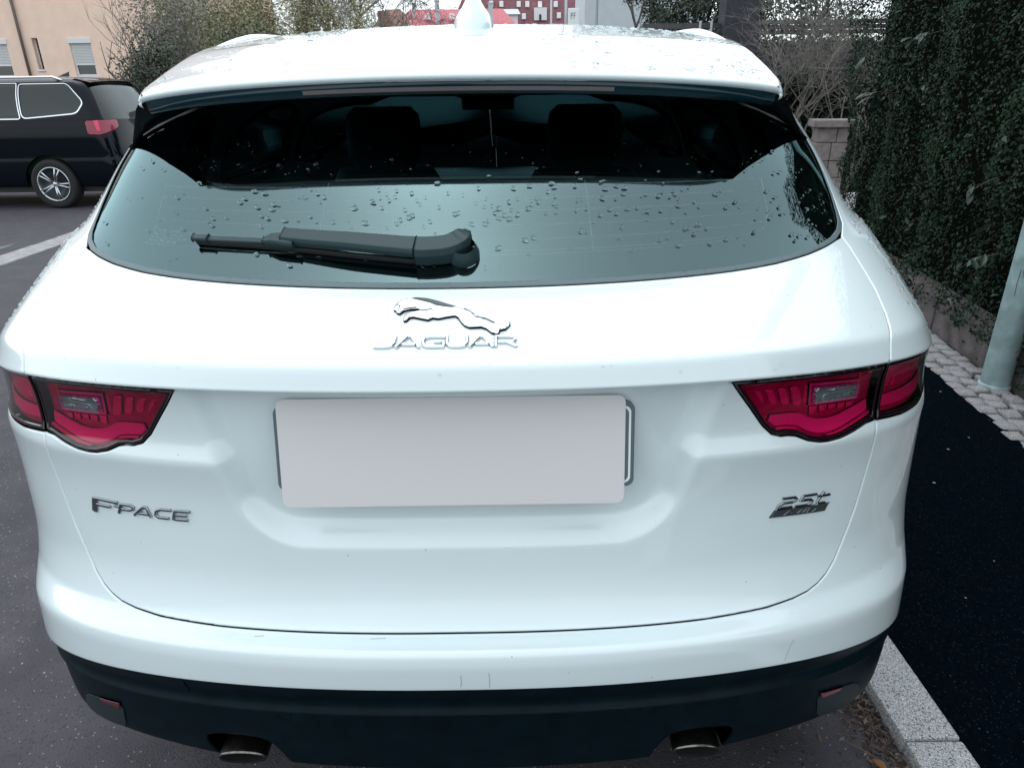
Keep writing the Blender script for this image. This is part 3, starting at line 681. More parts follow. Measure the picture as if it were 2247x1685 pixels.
for _ in range(90):
    s, t = random.uniform(-.75, .75), random.uniform(1.36, 1.46); sp.append((s, t, random.uniform(.0008, .0020), random.uniform(1.0, 1.8), random.uniform(-.5, .5)))
drops('window_water_drops', sp, glass)
sp = []
for sg in (1, -1):
    for _ in range(520):
        s = random.uniform(.90, 1.35); t = random.triangular(.86, 1.30, 1.02)
        if s > .90+.12*max(0, t-1.1)/.2: sp.append((sg*s, t, random.uniform(.0014, .0036), random.uniform(1.0, 1.6), random.uniform(-1.5, 1.5)))
for _ in range(60):
    sp.append((random.uniform(-.7, .72), random.triangular(.845, 1.06, .86), random.uniform(.0008, .0018), random.uniform(1.0, 1.4), 0))
drops('body_water_drops', sp, body, 'water_film')

# rain beads standing on the wet roof
def roof_drops():
    V = []; Fc = []
    for _ in range(900):
        sd = random.random(); xh = random.uniform(.25, .97) if sd < .62 else random.uniform(-.97, -.45) if sd < .9 else random.uniform(-.5, .3)
        y = .53+random.random()**1.3*1.2; p = roofP(xh, y); r = random.uniform(.0020, .0055); k = len(V); n_ = 8; el = random.uniform(1, 2.2)
        for rr, hh in ((1, -.1), (.75, .28), (.3, .42)):
            for j in range(n_): a = 2*math.pi*j/n_; V.append((p.x+math.cos(a)*r*rr*el, p.y+math.sin(a)*r*rr, p.z+hh*r-abs(xh)*math.cos(a)*r*rr*el*.12*np.sign(xh)))
        for q in range(2):
            for j in range(n_): Fc.append((k+q*n_+j, k+q*n_+(j+1) % n_, k+(q+1)*n_+(j+1) % n_, k+(q+1)*n_+j))
    return V, Fc
# ---- badges and number plate
LEAP = [(975, 855), (985, 830), (1010, 805), (1050, 791), (1095, 785), (1160, 783), (1240, 790), (1330, 810), (1420, 835), (1490, 852), (1550, 868), (1600, 882), (1660, 915), (1720, 945), (1780, 968), (1830, 978), (1868, 974), (1912, 958), (1916, 972), (1880, 1003), (1834, 1012), (1826, 1030), (1800, 1036), (1770, 1027), (1730, 1000), (1690, 988), (1600, 991), (1560, 977), (1530, 952), (1505, 922), (1480, 909), (1420, 916), (1350, 928), (1304, 922), (1270, 936), (1210, 926), (1150, 915), (1122, 919), (1105, 939), (1082, 944), (1070, 926), (1088, 900), (1130, 882), (1185, 872), (1175, 858), (1110, 860), (1065, 871), (1037, 892), (1012, 886), (1000, 871), (982, 866)]
def leap_st(p):   # drawing units -> skin
    return (-.0978+(p[0]-975)*(.1891/940), 1.0288-(p[1]-855)*.000410-(p[0]-975)*0.0000005)
lp = [leap_st(p) for p in LEAP]
emb = skin('leaping_cat_emblem', C, lp, 'chrome', tailgate, off=.0062, roll=.0030, skirt=.006, edge=.003, ds=.005, dt=.005)
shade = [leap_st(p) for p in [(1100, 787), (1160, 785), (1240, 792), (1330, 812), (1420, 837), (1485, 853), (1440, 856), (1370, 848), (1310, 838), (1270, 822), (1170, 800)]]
skin('emblem_back_shade', C, shade, 'grey_dark', emb, off=.0070, edge=.004, ds=.01, dt=.01)  # dark tone of the chrome's back put into the colour as shade
lines = [[(1060, 868), (1120, 858), (1165, 856)], [(1186, 872), (1240, 878), (1285, 868), (1302, 885), (1304, 920)], [(1550, 868), (1600, 890), (1640, 928), (1720, 940), (1790, 970)], [(1000, 835), (1030, 848), (1020, 868)]]
for l in lines: strokes(C, [[leap_st(p) for p in l]], .0010, .0072, .006).build('emblem_relief', 'grey_dark', emb, True)
word(C, 'JAGUAR', [(-.1144, .9535), (.0990, .9490), (.0995, .9225), (-.1140, .9225)], .0050, .0045, [1.0, 1.15, 1.1, 1.05, 1.15, 1.05], .10).build('chrome_lettering', 'chrome_mid', tailgate)
fq = [(-.6435, .5905), (-.5840, .5895), (-.5870, .5625), (-.6515, .5625)]
mb = word(C, 'F', fq, .0058, .0035); pq = [(-.578, .5870), (-.4385, .5880), (-.4450, .5690), (-.5870, .5680)]
m2 = word(C, 'PACE', pq, .0052, .0035, [1, 1.1, 1, 1], .16); mb.add(m2.v, m2.f)
m2 = word(C, '-', [(-.593, .5845), (-.579, .5845), (-.579, .5765), (-.593, .5765)], .0045, .0035); mb.add(m2.v, m2.f)
ft = mb.build('model_lettering', 'chrome_dark', tailgate)
m2 = strokes(C, [[bil(fq, .12, .9), bil(fq, .12, .0)]], .0125, .0036); m2.build('letter_stem', 'chrome_dark', ft)
word(C, '25t', [(.5390, .5850), (.6450, .5805), (.6330, .5600), (.5280, .5655)], .0042, .0035, [1, 1, .8], .14).build('engine_lettering', 'chrome_dark', tailgate)
bar = skin('drive_badge', C, [(.5275, .5635), (.6415, .5590), (.6340, .5450), (.5175, .5505)], 'grey_dark', tailgate, off=.0030, roll=.001, skirt=.003, edge=.004, ds=.02, dt=.01)
strokes(C, [[(.5280, .5640), (.6420, .5596)]], .0022, .0036).build('badge_edge', 'chrome', bar)
word(C, 'AWD', [(.5500, .5605), (.6150, .5578), (.6090, .5485), (.5440, .5515)], .0014, .0036, [1, 1.2, 1], .25).build('drive_lettering', 'chrome', bar)
# number plate carrier: flat panel leaning with the hollow
P0 = Vector((0, .090, .9775)); P1 = Vector((0, .119, 1.112)); uvec = (P1-P0).normalized(); nvec = Vector((1, 0, 0)).cross(uvec)
def plate_pt(x, h, d): return Vector((x, 0, 0))+P0*1.0+uvec*h+nvec*d
def rrect(x0, x1, h0, h1, r, n=6):
    p = []
    for cx, ch, a0 in ((x1-r, h1-r, 0), (x0+r, h1-r, 90), (x0+r, h0+r, 180), (x1-r, h0+r, 270)):
        for k in range(n+1): a = R(a0+90*k/n); p.append((cx+r*math.cos(a), ch+r*math.sin(a)))
    return p
def slab(name, pts, d0, d1, m, parent, bevel=.001):
    n = len(pts); v = [plate_pt(a, b, d0) for a, b in pts]+[plate_pt(a, b, d1) for a, b in pts]
    b = MB(); b.add(v, [tuple(range(n))[::-1], tuple(range(n, 2*n))]+[(i, (i+1) % n, n+(i+1) % n, n+i) for i in range(n)]); return b.build(name, m, parent, bevel=bevel, weld=True)
hold = slab('plate_holder', rrect(-.2755, .2765, .000, .134, .012), -.020, .006, 'dark_trim', tailgate, .002)
slab('holder_line', rrect(-.2695, .2705, .006, .128, .010), .0055, .0068, 'white_strip', hold, .0)
slab('holder_inner', rrect(-.266, .267, .009, .125, .009), .0060, .0074, 'dark_trim', hold, .0)
nump = slab('number_plate', rrect(-.2690, .2615, -.0265, .1455, .0125, 8), .0075, .0095, 'plate_grey', tailgate, .0006)

# ---- rear wiper
WS = [(.028, 1.190), (.012, 1.163), (-.03, 1.1525), (-.09, 1.156), (-.20, 1.1705), (-.335, 1.186)]
def gp(s, t, h): return Vector(C.F(s, t))+Vector(C.Nm(s, t))*h
wip = empty('rear_wiper', parent=car)
def arm(name, path, hs_, ws, m, par, thick):
    mb = MB(); G = []
    for i, ((s, t), h, w_) in enumerate(zip(path, hs_, ws)):
        a = Vector(path[max(i-1, 0)]); b = Vector(path[min(i+1, len(path)-1)]); d = (b-a).normalized(); nn = Vector((-d.y, d.x))
        P_ = lambda k, hh: gp(s+nn.x*k*w_, t+nn.y*k*w_, hh)
        G.append([P_(-.5, h-thick*.9), P_(-.52, h-thick*.35), P_(-.40, h), P_(.40, h+.001), P_(.52, h-thick*.3), P_(.5, h-thick), P_(-.5, h-thick*.9)])
    mb.grid(G); n = len(G[0])-1
    mb.add(G[0][:n], [tuple(range(n))]); mb.add(G[-1][:n], [tuple(range(n))[::-1]])
    return mb.build(name, m, par, smooth=False, bevel=.0015)
def resamp(p, n):
    p = np.array(rnd([tuple(x) for x in p], 3, False)); d = np.concatenate([[0], np.cumsum(np.hypot(*np.diff(p, axis=0).T))]); q = np.linspace(0, d[-1], n)
    return [(float(np.interp(x, d, p[:, 0])), float(np.interp(x, d, p[:, 1]))) for x in q]
wa = arm('wiper_arm_base', resamp([(.020, 1.203), (.010, 1.188), (-.010, 1.1690), (-.055, 1.1650), (-.072, 1.1660)], 14), [.022, .027]+[.030]*2+[.032]*10, [.014, .030, .038, .040, .040]+[.039]*9, 'wiper_plastic', wip, .033)
arm('wiper_arm', resamp([(-.0735, 1.1670), (-.15, 1.1750), (-.24, 1.1850), (-.325, 1.1955)], 16), [.0315]*8+list(np.linspace(.031, .025, 8)), list(np.linspace(.037, .029, 16)), 'wiper_plastic', wip, .016)
arm('wiper_blade_holder', resamp([(-.300, 1.1865), (-.345, 1.1880), (-.365, 1.1875)], 8), [.022]*6+[.019, .016], [.030, .030, .029, .027, .025, .022, .018, .014], 'wiper_plastic', wip, .012)
arm('wiper_blade', resamp([(-.340, 1.1880), (-.43, 1.1890), (-.512, 1.1880)], 10), [.012]*10, [.012]*10, 'wiper_plastic', wip, .005)
arm('wiper_rubber', resamp([(-.05, 1.150), (-.34, 1.1840), (-.512, 1.1850)], 16), [.007]*16, [.006]*16, 'rubber', wip, .009)
arm('wiper_tip', resamp([(-.484, 1.1885), (-.518, 1.1878)], 4), [.0145]*4, [.014]*4, 'wiper_plastic', wip, .007)
mb = MB(); c0 = C.F(.012, 1.168); nn = Vector(C.Nm(.012, 1.168)); q = nn.to_track_quat('Z', 'Y').to_matrix()
cyl = MB(); cyl.lathe([(.027, -.002), (.027, .006), (.024, .016), (.020, .024)], 20, 'Z'); mb.add([Vector(c0)+q@Vector(v) for v in cyl.v], cyl.f); mb.build('wiper_pivot', 'wiper_plastic', wip, True)

# ---- spoiler and roof
RY = [.50, .56, .64, .76, .95, 1.10, 1.25, 1.45, 1.8, 2.2, 2.6, 2.95]
RZ = [1.5765, 1.592, 1.6085, 1.632, 1.6665, 1.6870, 1.7060, 1.7290, 1.7500, 1.757, 1.735, 1.68]
RE = [1.548, 1.561, 1.576, 1.602, 1.638, 1.6600, 1.6760, 1.6920, 1.703, 1.700, 1.675, 1.615]
RW = [.602, .616, .628, .637, .652, .658, .660, .662, .665, .655, .635, .60]
def roofP(xh, y, lift=0.0):
    zc = np.interp(y, RY, RZs) if False else L_(y, 0); ze = L_(y, 1); wd = L_(y, 2); a = abs(xh)
    bow = (.052*a**2.2+.026*a**11)*max(0.0, 1-(y-.50)/.75)
    z = zc-(zc-ze)*(.82*a**2.2+.18*a**8)
    return Vector((wd*xh, y+bow, z+lift))
_rt = np.linspace(.50, 2.95, 491)
_cols = [Loft.pchip(np.array(RY), np.array(q_), _rt) for q_ in (RZ, RE, RW)]
def L_(y, k): return float(np.interp(y, _rt, _cols[k]))
XH = np.unique(np.concatenate([np.linspace(-1, 1, 61), np.array([-.995, -.985, .985, .995])]))
def sheet(name, ys, m, parent, front_lip=False, rear_lip=False):
    G = [[roofP(x, y) for x in XH] for y in ys]
    if rear_lip:
        pre = []
        for dy, dz in ((.006, -.0125), (.0015, -.0105), (-.002, -.0065), (-.001, -.002)):
            pre.append([roofP(x, .50)+Vector((0, dy, dz)) for x in XH])
        G = pre+G
    # turned down sides
    mb = MB(); mb.grid(G)
    for sd in (0, -1):
        e = [r[sd] for r in G]; sg = -1 if sd == 0 else 1
        dn = lambda p, k: Vector((p.x+sg*(.006 if k == 1 else .010 if k == 2 else .004), p.y, p.z-(.003 if k == 1 else .010 if k == 2 else .045 if p.y > .75 else .012)))
        mb.grid([e, [dn(p, 1) for p in e], [dn(p, 2) for p in e], [dn(p, 3) for p in e]], flip=(sd == 0))
    o = mb.build(name, m, parent, True, weld=True); return o
spoiler = sheet('roof_spoiler', [.503]+list(np.linspace(.51, .945, 26)), 'paint_roof', car, rear_lip=True)
roof = sheet('roof', list(np.linspace(.952, 2.95, 46)), 'paint_roof', car)
sheet('roof_seal', [.93, .97], 'gap_black', car).location = (0, 0, -.008)
# flank between roof and side glass
for sg in (1, -1):
    G = []
    for y in np.linspace(.90, 2.9, 36):
        e = roofP(sg, y); tz = C.T[-1]
        ss = np.linspace(.9, C.SM-.55, 500); yy = C.F(ss, np.full(500, tz-.004))[:, 1]; s_ = float(np.interp(y+.03, yy, ss)); b = Vector(C.F(sg*s_, tz-.004))
        
        e = e+Vector((sg*.004, 0, -.03))
        G.append([e, e*.66+b*.34+Vector((sg*.006, 0, .004)), e*.33+b*.67+Vector((sg*.006, 0, .002)), b+Vector((0, 0, -.01))])
    mb = MB(); mb.grid(G, flip=(sg > 0)); mb.build('cant_rail', 'paint', car, True)
    mb = MB(); kk = np.linspace(0, 1, 26); pts = [roofP(sg*.975, 1.02+1.75*k, -.006+.012*min(1, math.sin(math.pi*min(.5, k*1.6)))*min(1, (1-k)*8)) for k in kk]
    mb.tube(pts, [.003+.008*min(1, k*5)*min(1, (1-k)*8+.2) for k in kk], 10); mb.build('roof_rail', 'paint', car, True)
V_, F_ = roof_drops(); o = np_mesh('roof_water_drops', np.array(V_), np.array(F_), 'water_film', roof, True); o['kind'] = 'stuff'
# black spoiler underside with the high brake lamp, and the side blades
LIPX = np.linspace(-1, 1, 49)
def lipb(x, dy, dz): return roofP(x, .50)+Vector((0, dy, dz))
G = [[lipb(x, .0065, -.0128) for x in LIPX], [lipb(x, .009, -.020) for x in LIPX], [lipb(x, .018, -.033) for x in LIPX], [lipb(x, .028, -.036) for x in LIPX]]
gt = [Vector(C.F(x*.93, 1.655))+Vector((0, 0, .004)) for x in LIPX]
G.append([a*.5+b*.5+Vector((0, 0, .006)) for a, b in zip(G[-1], gt)]); G.append(gt)
mb = MB(); mb.grid(G); under = mb.build('spoiler_underside', 'gloss_black', car, True)
mb = MB(); xs = np.linspace(-.47, .47, 31); mb.grid([[lipb(x, .0100, -.0220)+Vector((0, -.0012, 0)) for x in xs], [lipb(x, .0150, -.0290)+Vector((0, -.0022, 0)) for x in xs]]); mb.build('high_brake_lamp', 'brake_strip', under, True)
for sg in (1, -1):
    o_ = [Vector((sg*.602, .574, 1.5485)), Vector((sg*.604, .576, 1.546)), Vector((sg*.610, .580, 1.536)), Vector((sg*.626, .59, 1.522)), Vector((sg*.650, .63, 1.508)), Vector((sg*.695, .70, 1.478)), Vector((sg*.735, .762, 1.450)), Vector((sg*.766, .812, 1.425))]
    i_ = [Vector(C.F(sg*s_, t_))+Vector(C.Nm(sg*s_, t_))*.004 for s_, t_ in ((.935, 1.668), (.66, 1.664), (.68, 1.63), (.72, 1.60), (.78, 1.56), (.87, 1.50), (.935, 1.45), (.978, 1.415))]
    out_ = [p+Vector((sg*.004, .012, -.002)) for p in o_]
    back = [p+Vector((sg*.03, .09, -.02)) for p in o_]
    mb = MB(); mb.grid([i_, [a*.5+b*.5+Vector((-sg*.006, -.004, .0)) for a, b in zip(i_, o_)], o_, out_, back], flip=(sg < 0)); mb.build('spoiler_blade', 'blade_black', car, True)
# filler closing the corner between spoiler and quarter panel
for sg in (1, -1):
    top = [roofP(sg*.985, y)+Vector((0, 0, -.012)) for y in np.linspace(.53, .98, 12)]; bot = [Vector(C.F(sg*s_, C.T[-1]-.004))+Vector((0, 0, -.012)) for s_ in np.linspace(.80, 1.16, 12)]
    mb = MB(); mb.grid([top, [a_*.5+b_*.5 for a_, b_ in zip(top, bot)], bot]); mb.build('corner_filler', 'blade_black', car, True)
# shark fin aerial
mb = MB(); G = []
for k in np.linspace(0, 1, 13):
    z = k*.145; hw = float(np.interp(z, (0, .012, .030, .044, .066, .090, .12, .145), (.056, .0555, .053, .045, .027, .016, .011, .006))); y0_ = 1.16+.10*k**1.3; y1_ = 1.44-.10*k
    ring_ = []
    for a in np.linspace(0, 2*math.pi, 25): ca, sa = math.cos(a), math.sin(a); ring_.append(Vector((hw*abs(sa)**.8*np.sign(sa), (y0_+y1_)/2-(y1_-y0_)/2*ca, z+L_(1.25, 0)-.012)))
    G.append(ring_)
mb.grid(G); mb.add(G[-1][:-1], [tuple(range(24))]); mb.build('shark_fin_aerial', 'paint', roof, True)

# ---- exhausts, underside, wheels, cabin
for sg in (1, -1):
    ex = MB(); n = 28
    prof = [(.0, .42, 1.0), (.0, .42, 1.0)]
    def ring(y, rx, rz, zc, tilt): return [Vector((sg*.432+rx*math.cos(2*math.pi*k/n), y+tilt*math.sin(2*math.pi*k/n), zc+rz*math.sin(2*math.pi*k/n))) for k in range(n+1)]
    ex.grid([ring(.46, .034, .034, .43, 0), ring(.30, .038, .036, .405, .0), ring(.22, .045, .033, .395, -.005), ring(.112, .046, .027, .388, -.008), ring(.094, .0465, .0260, .388, -.009), ring(.089, .0455, .0250, .388, -.009), ring(.090, .0415, .0215, .388, -.008)])
    ep = ex.build('exhaust_tip', 'exhaust', car, True)
    ex = MB(); ex.grid([ring(.090, .0415, .0215, .388, -.008), ring(.15, .041, .025, .392, -.012), ring(.24, .038, .025, .398, 0), ring(.26, .002, .002, .398, 0)]); ex.build('bore', 'exhaust_inside', ep, True)
mb = MB(); mb.box(-.66, .66, .55, 4.30, .27, .45); mb.box(-.60, .60, .26, .60, .28, .5); mb.build('floor_pan', 'gap_black', car)  # rear box is black backing added to darken the exhaust openings
mb = MB(); mb.box(-.70, .70, .30, 4.2, .55, .62); mb.box(-.62, .62, .32, 1.0, .60, .95); mb.build('boot_floor', 'cabin', car)
wh = MB(); wh.lathe([(.235, -.11), (.30, -.125), (.345, -.118), (.362, -.09), (.366, 0), (.362, .09), (.345, .118), (.30, .125), (.235, .11)], 40, 'X')
wheel0 = None
for yc in WY:
    for sg in (1, -1):
        if wheel0 is None:
            wheel0 = empty('wheel', parent=car); wh.build('tyre', 'tyre', wheel0, True)
            rm = MB(); rm.lathe([(.238, -.11), (.225, -.10), (.215, 0), (.225, .10), (.238, .11)], 36, 'X'); rm.lathe([(.0, .085), (.06, .085), (.062, .06)], 20, 'X')
            for k in range(5):
                for d in (-.16, .16):
                    a = 2*math.pi*k/5; p = [Vector((.08, .05*math.cos(a), .05*math.sin(a))), Vector((.09, .14*math.cos(a+d*.5), .14*math.sin(a+d*.5))), Vector((.085, .225*math.cos(a+d), .225*math.sin(a+d)))]
                    rm.tube(p, [.02, .014, .016], 6)
            rm.build('rim', 'alloy', wheel0, True); wo_ = wheel0
        else: wo_ = copy_tree(wheel0, car)
        wo_.location = (sg*.835, yc, .366); wo_.rotation_euler = (0, 0, 0 if sg > 0 else math.pi)
def cushion(name, x0, x1, y0, y1, z0, z1, parent, lean=0.0):
    mb = MB(); G = []
    nz = 8; n = 20
    for i in range(nz+1):
        k = i/nz; zz = z0+(z1-z0)*k; sc = (1-(2*k-1)**6*.25); row = []
        for j in range(n+1):
            a = 2*math.pi*j/n; ca, sa = math.cos(a), math.sin(a); ex_ = .5
            row.append(((x0+x1)/2+(x1-x0)/2*sc*np.sign(ca)*abs(ca)**ex_, (y0+y1)/2+(y1-y0)/2*sc*np.sign(sa)*abs(sa)**ex_+lean*(zz-z0), zz))
        G.append(row)
    mb.grid(G); mb.add(G[-1][:-1], [tuple(range(n))]); return mb.build(name, 'seat', parent, True)
for x0, x1 in ((-.62, -.08), (-.08, .08), (.08, .62)):
    cushion('rear_seat_back', x0+.005, x1-.005, 1.02, 1.16, .70, 1.20, car, -.12)
    cushion('rear_headrest', (x0+x1)/2-min(.13, (x1-x0)/2), (x0+x1)/2+min(.13, (x1-x0)/2), .98, 1.06, 1.19, 1.33, car)
for x0, x1 in ((-.62, -.14), (.14, .62)):
    cushion('front_seat_back', x0, x1, 1.95, 2.12, .6, 1.28, car, -.15); cushion('front_headrest', (x0+x1)/2-.14, (x0+x1)/2+.14, 1.88, 1.98, 1.28, 1.50, car)
mb = MB(); mb.box(-.72, .72, 2.75, 3.3, .75, 1.15); mb.build('dashboard', 'cabin', car, bevel=.03)
mb = MB(); mb.box(-.12, .12, 2.55, 2.60, 1.47, 1.54); mb.tube([(0, 2.6, 1.5), (0, 2.7, 1.62)], .012, 6); mb.build('interior_mirror', 'cabin', car, bevel=.01)
mb = MB(); G = [[roofP(x, y, -.035) for x in np.linspace(-.97, .97, 9)] for y in np.linspace(.80, 2.7, 10)]; mb.grid(G, flip=True); mb.build('headlining', 'cabin', car, True)

# fine scuffs on the bumper edge
for pts in ([(.0, .300), (.0005, .288), (-.001, .272)], [(.045, .306), (.046, .290), (.0455, .270)], [(.572, .312), (.567, .298), (.563, .272)], [(-.338, .366), (-.322, .369)], [(-.145, .3705), (-.12, .372)]):
    o = strokes(C, [pts], .0011, .0005, .0001).build('scuff_mark', 'scuff', body)

# ================================================================== SETTING
mat('asphalt', (0.045, 0.0415, 0.050), 0.80, noise=(5.5, 0.22), bump=(170, 0.55, 0.006), speck=[(150, 0.80, (0.030, 0.028, 0.036), 0.5), (120, 0.90, (0.20, 0.195, 0.21), 0.28), (45, 0.978, (0.32, 0.31, 0.33), 0.13)], mottle=(0.7, (0.066, 0.058, 0.069), 0.5, 0.75))
mat('fresh_asphalt', (0.0006, 0.0026, 0.0052), 0.95, spec=0.02, noise=(60, 0.35), bump=(260, 0.5, 0.004), speck=[(26, 0.985, (0.10, 0.11, 0.11), 0.10), (150, 0.80, (0.010, 0.014, 0.019), 0.35), (70, 0.96, (0.035, 0.042, 0.05), 0.16)])
mat('granite', (0.36, 0.37, 0.385), 0.75, noise=(120, 0.15), bump=(220, 0.35, 0.002), speck=[(330, 0.68, (0.085, 0.09, 0.10), 0.6), (300, 0.86, (0.62, 0.63, 0.64), 0.5)])
mat('granite_worn', (0.30, 0.29, 0.30), 0.85, noise=(14, 0.3), bump=(60, 0.5, 0.006), speck=[(240, 0.72, (0.10, 0.10, 0.105), 0.55), (240, 0.9, (0.5, 0.5, 0.5), 0.5)], mottle=(7, (0.13, 0.115, 0.10), 0.5, 0.75))
mat('litter_pale', (0.30, 0.30, 0.29), 0.8)
mat('soil', (0.022, 0.017, 0.013), 0.95, noise=(30, 0.5), bump=(90, 0.8, 0.01))
mat('plinth', (0.155, 0.135, 0.138), 0.9, noise=(9, 0.3), bump=(40, 0.5, 0.008), mottle=(5, (0.065, 0.060, 0.055), 0.45, 0.75))
mat('sandstone', (0.24, 0.205, 0.20), 0.9, noise=(11, 0.25), bump=(50, 0.5, 0.008), mottle=(5, (0.14, 0.12, 0.12), 0.5, 0.75))
mat('zinc', (0.33, 0.47, 0.48), 0.5, metal=0.2, noise=(10, 0.25), bump=(70, 0.15, 0.002), mottle=(16, (0.45, 0.55, 0.55), 0.45, 0.75))
mat('twig', (0.085, 0.060, 0.050), 0.9)
mat('bark', (0.085, 0.072, 0.062), 0.95, noise=(25, 0.4), bump=(50, 0.6, 0.01))
mat('bark_grey', (0.16, 0.145, 0.13), 0.95, noise=(25, 0.3))
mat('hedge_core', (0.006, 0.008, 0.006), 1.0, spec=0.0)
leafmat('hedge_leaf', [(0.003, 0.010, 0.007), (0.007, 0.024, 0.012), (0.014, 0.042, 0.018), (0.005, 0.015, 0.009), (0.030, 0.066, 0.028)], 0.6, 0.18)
leafmat('laurel_leaf', [(0.010, 0.026, 0.018), (0.018, 0.040, 0.028), (0.028, 0.050, 0.036)], 0.4, 0.35)
leafmat('dry_leaf', [(0.16, 0.075, 0.03), (0.22, 0.11, 0.05)], 0.7, 0.2)
leafmat('dark_leaf', [(0.020, 0.036, 0.024), (0.045, 0.068, 0.045), (0.065, 0.085, 0.060)], 0.5, 0.4)
leafmat('olive_leaf', [(0.15, 0.155, 0.115), (0.26, 0.255, 0.20), (0.36, 0.34, 0.28), (0.10, 0.115, 0.085)], 0.6, 0.3)
leafmat('willow_leaf', [(0.32, 0.30, 0.17), (0.44, 0.40, 0.24), (0.52, 0.48, 0.34), (0.22, 0.235, 0.15), (0.36, 0.36, 0.22)], 0.6, 0.3)
leafmat('green_leaf', [(0.09, 0.12, 0.07), (0.16, 0.185, 0.10), (0.06, 0.085, 0.055)], 0.55, 0.3)
leafmat('litter', [(0.075, 0.050, 0.038), (0.13, 0.09, 0.07), (0.03, 0.022, 0.018), (0.20, 0.16, 0.13)], 0.8, 0.2)
mat('beige_render', (0.90, 0.67, 0.54), 0.9, noise=(2.2, 0.05), bump=(60, 0.25, 0.006), mottle=(0.9, (0.82, 0.60, 0.48), 0.5, 0.8))
mat('shutter', (0.62, 0.63, 0.64), 0.6)
mat('white_frame', (0.74, 0.75, 0.75), 0.5)
mat('drainpipe', (0.14, 0.115, 0.105), 0.5, metal=0.3)
mat('dark_pane', (0.012, 0.015, 0.018), 0.08, coat=1)
mat('roof_pink', (0.50, 0.155, 0.175), 0.8, noise=(4, 0.15))
mat('roof_dark', (0.20, 0.085, 0.10), 0.8, noise=(3, 0.2), mottle=(1.2, (0.28, 0.10, 0.11), 0.5, 0.7))
mat('roof_brown', (0.26, 0.15, 0.12), 0.85, noise=(3, 0.2))
mat('wall_white', (0.72, 0.72, 0.72), 0.8)
mat('wall_grey', (0.50, 0.55, 0.58), 0.7, noise=(2, 0.04))
mat('pole_grey', (0.42, 0.44, 0.46), 0.5, metal=0.4)
mat('sign_white', (0.80, 0.84, 0.84), 0.4)
mat('sign_black', (0.04, 0.04, 0.04), 0.5)
mat('slate_dark', (0.030, 0.030, 0.040), 0.8, noise=(6, 0.25))
mat('timber_grey', (0.075, 0.072, 0.078), 0.85, noise=(12, 0.3))
mat('spray_green', (0.10, 0.135, 0.11), 0.8)
mat('black_paint', (0.002, 0.004, 0.008), 0.08, coat=0.10, spec=0.16)
mat('black_trim', (0.010, 0.012, 0.014), 0.5)
mat('chrome_trim', (0.75, 0.78, 0.80), 0.2, metal=1.0)
mat('red_lamp', (0.25, 0.006, 0.04), 0.12, coat=0.4)
mat('red_lamp_bright', (0.72, 0.03, 0.10), 0.15, coat=0.4)
mat('mpv_interior', (0.02, 0.05, 0.035), 0.8)

# ---- ground
mb = MB(); mb.add([(-300, -60, 0), (300, -60, 0), (300, 300, 0), (-300, 300, 0)], [(0, 1, 2, 3)]); tag(mb.build('road', 'asphalt'), kind='structure')
KX0, KX1, PZ = 1.056, 1.198, .048
def edgex(y): return 2.384+.138*(y-1.858)
ys = np.linspace(-4, 30, 171)
mb = MB(); mb.grid([[(KX1+.002, y, PZ-.012) for y in ys], [(edgex(y)+.02+.014*math.sin(y*23)+.012*math.sin(y*51+1), y, PZ-.012) for y in ys]], flip=True); tag(mb.build('pavement', 'fresh_asphalt'), kind='structure')
mb = MB(); mb.grid([[(edgex(y)-.2, y, PZ-.035) for y in ys], [(edgex(y)+9, y, PZ-.035) for y in ys]], flip=True); tag(mb.build('garden_ground', 'soil'), kind='structure')
# kerb, one stone at a time
kerb = tag(empty('kerb'), kind='structure')
kst = None
for i, y0 in enumerate(np.arange(-2.616, 16, 1.0)):
    if kst is None:
        mb = MB(); mb.box(0, KX1-KX0, .003, .997, -.15, PZ); kst = mb.build('kerb_stone', 'granite', kerb, bevel=.008); o = kst
    else: o = kst.copy(); COL.objects.link(o)
    o.location = (KX0+random.uniform(-.002, .002), y0, random.uniform(-.002, .002))
# granite setts along the garden edge
setts = tag(empty('sett_strip'), kind='structure'); smesh = []
for k in range(8):
    bm = bmesh.new(); bmesh.ops.create_cube(bm, size=1.0)
    for v in bm.verts: v.co = Vector((v.co.x*random.uniform(.078, .096), v.co.y*random.uniform(.080, .104), v.co.z*.08+(random.gauss(0, .002) if v.co.z > 0 else 0)))
    bmesh.ops.bevel(bm, geom=list(bm.edges), offset=.011, segments=2, affect='EDGES', profile=.55)
    for v in bm.verts: v.co += Vector((random.gauss(0, .0013), random.gauss(0, .0013), random.gauss(0, .0012)))
    me = bpy.data.meshes.new('sett'); bm.to_mesh(me); bm.free(); me.materials.append(MATS['granite_worn']); me.polygons.foreach_set('use_smooth', [True]*len(me.polygons)); smesh.append(me)
for j, y in enumerate(np.arange(.4, 7.2, .100)):
    for r_ in range(3):
        o = bpy.data.objects.new('sett', random.choice(smesh)); COL.objects.link(o); o.parent = setts
        yy = y+.05*(r_ % 2)+random.gauss(0, .008)
        o.location = (edgex(yy)+.045+r_*.100+random.gauss(0, .006), yy, PZ-.046+random.gauss(0, .0025)); o.rotation_euler = (random.gauss(0, .025), random.gauss(0, .025), -.137+random.gauss(0, .05)+math.pi*random.choice((0, 1)))
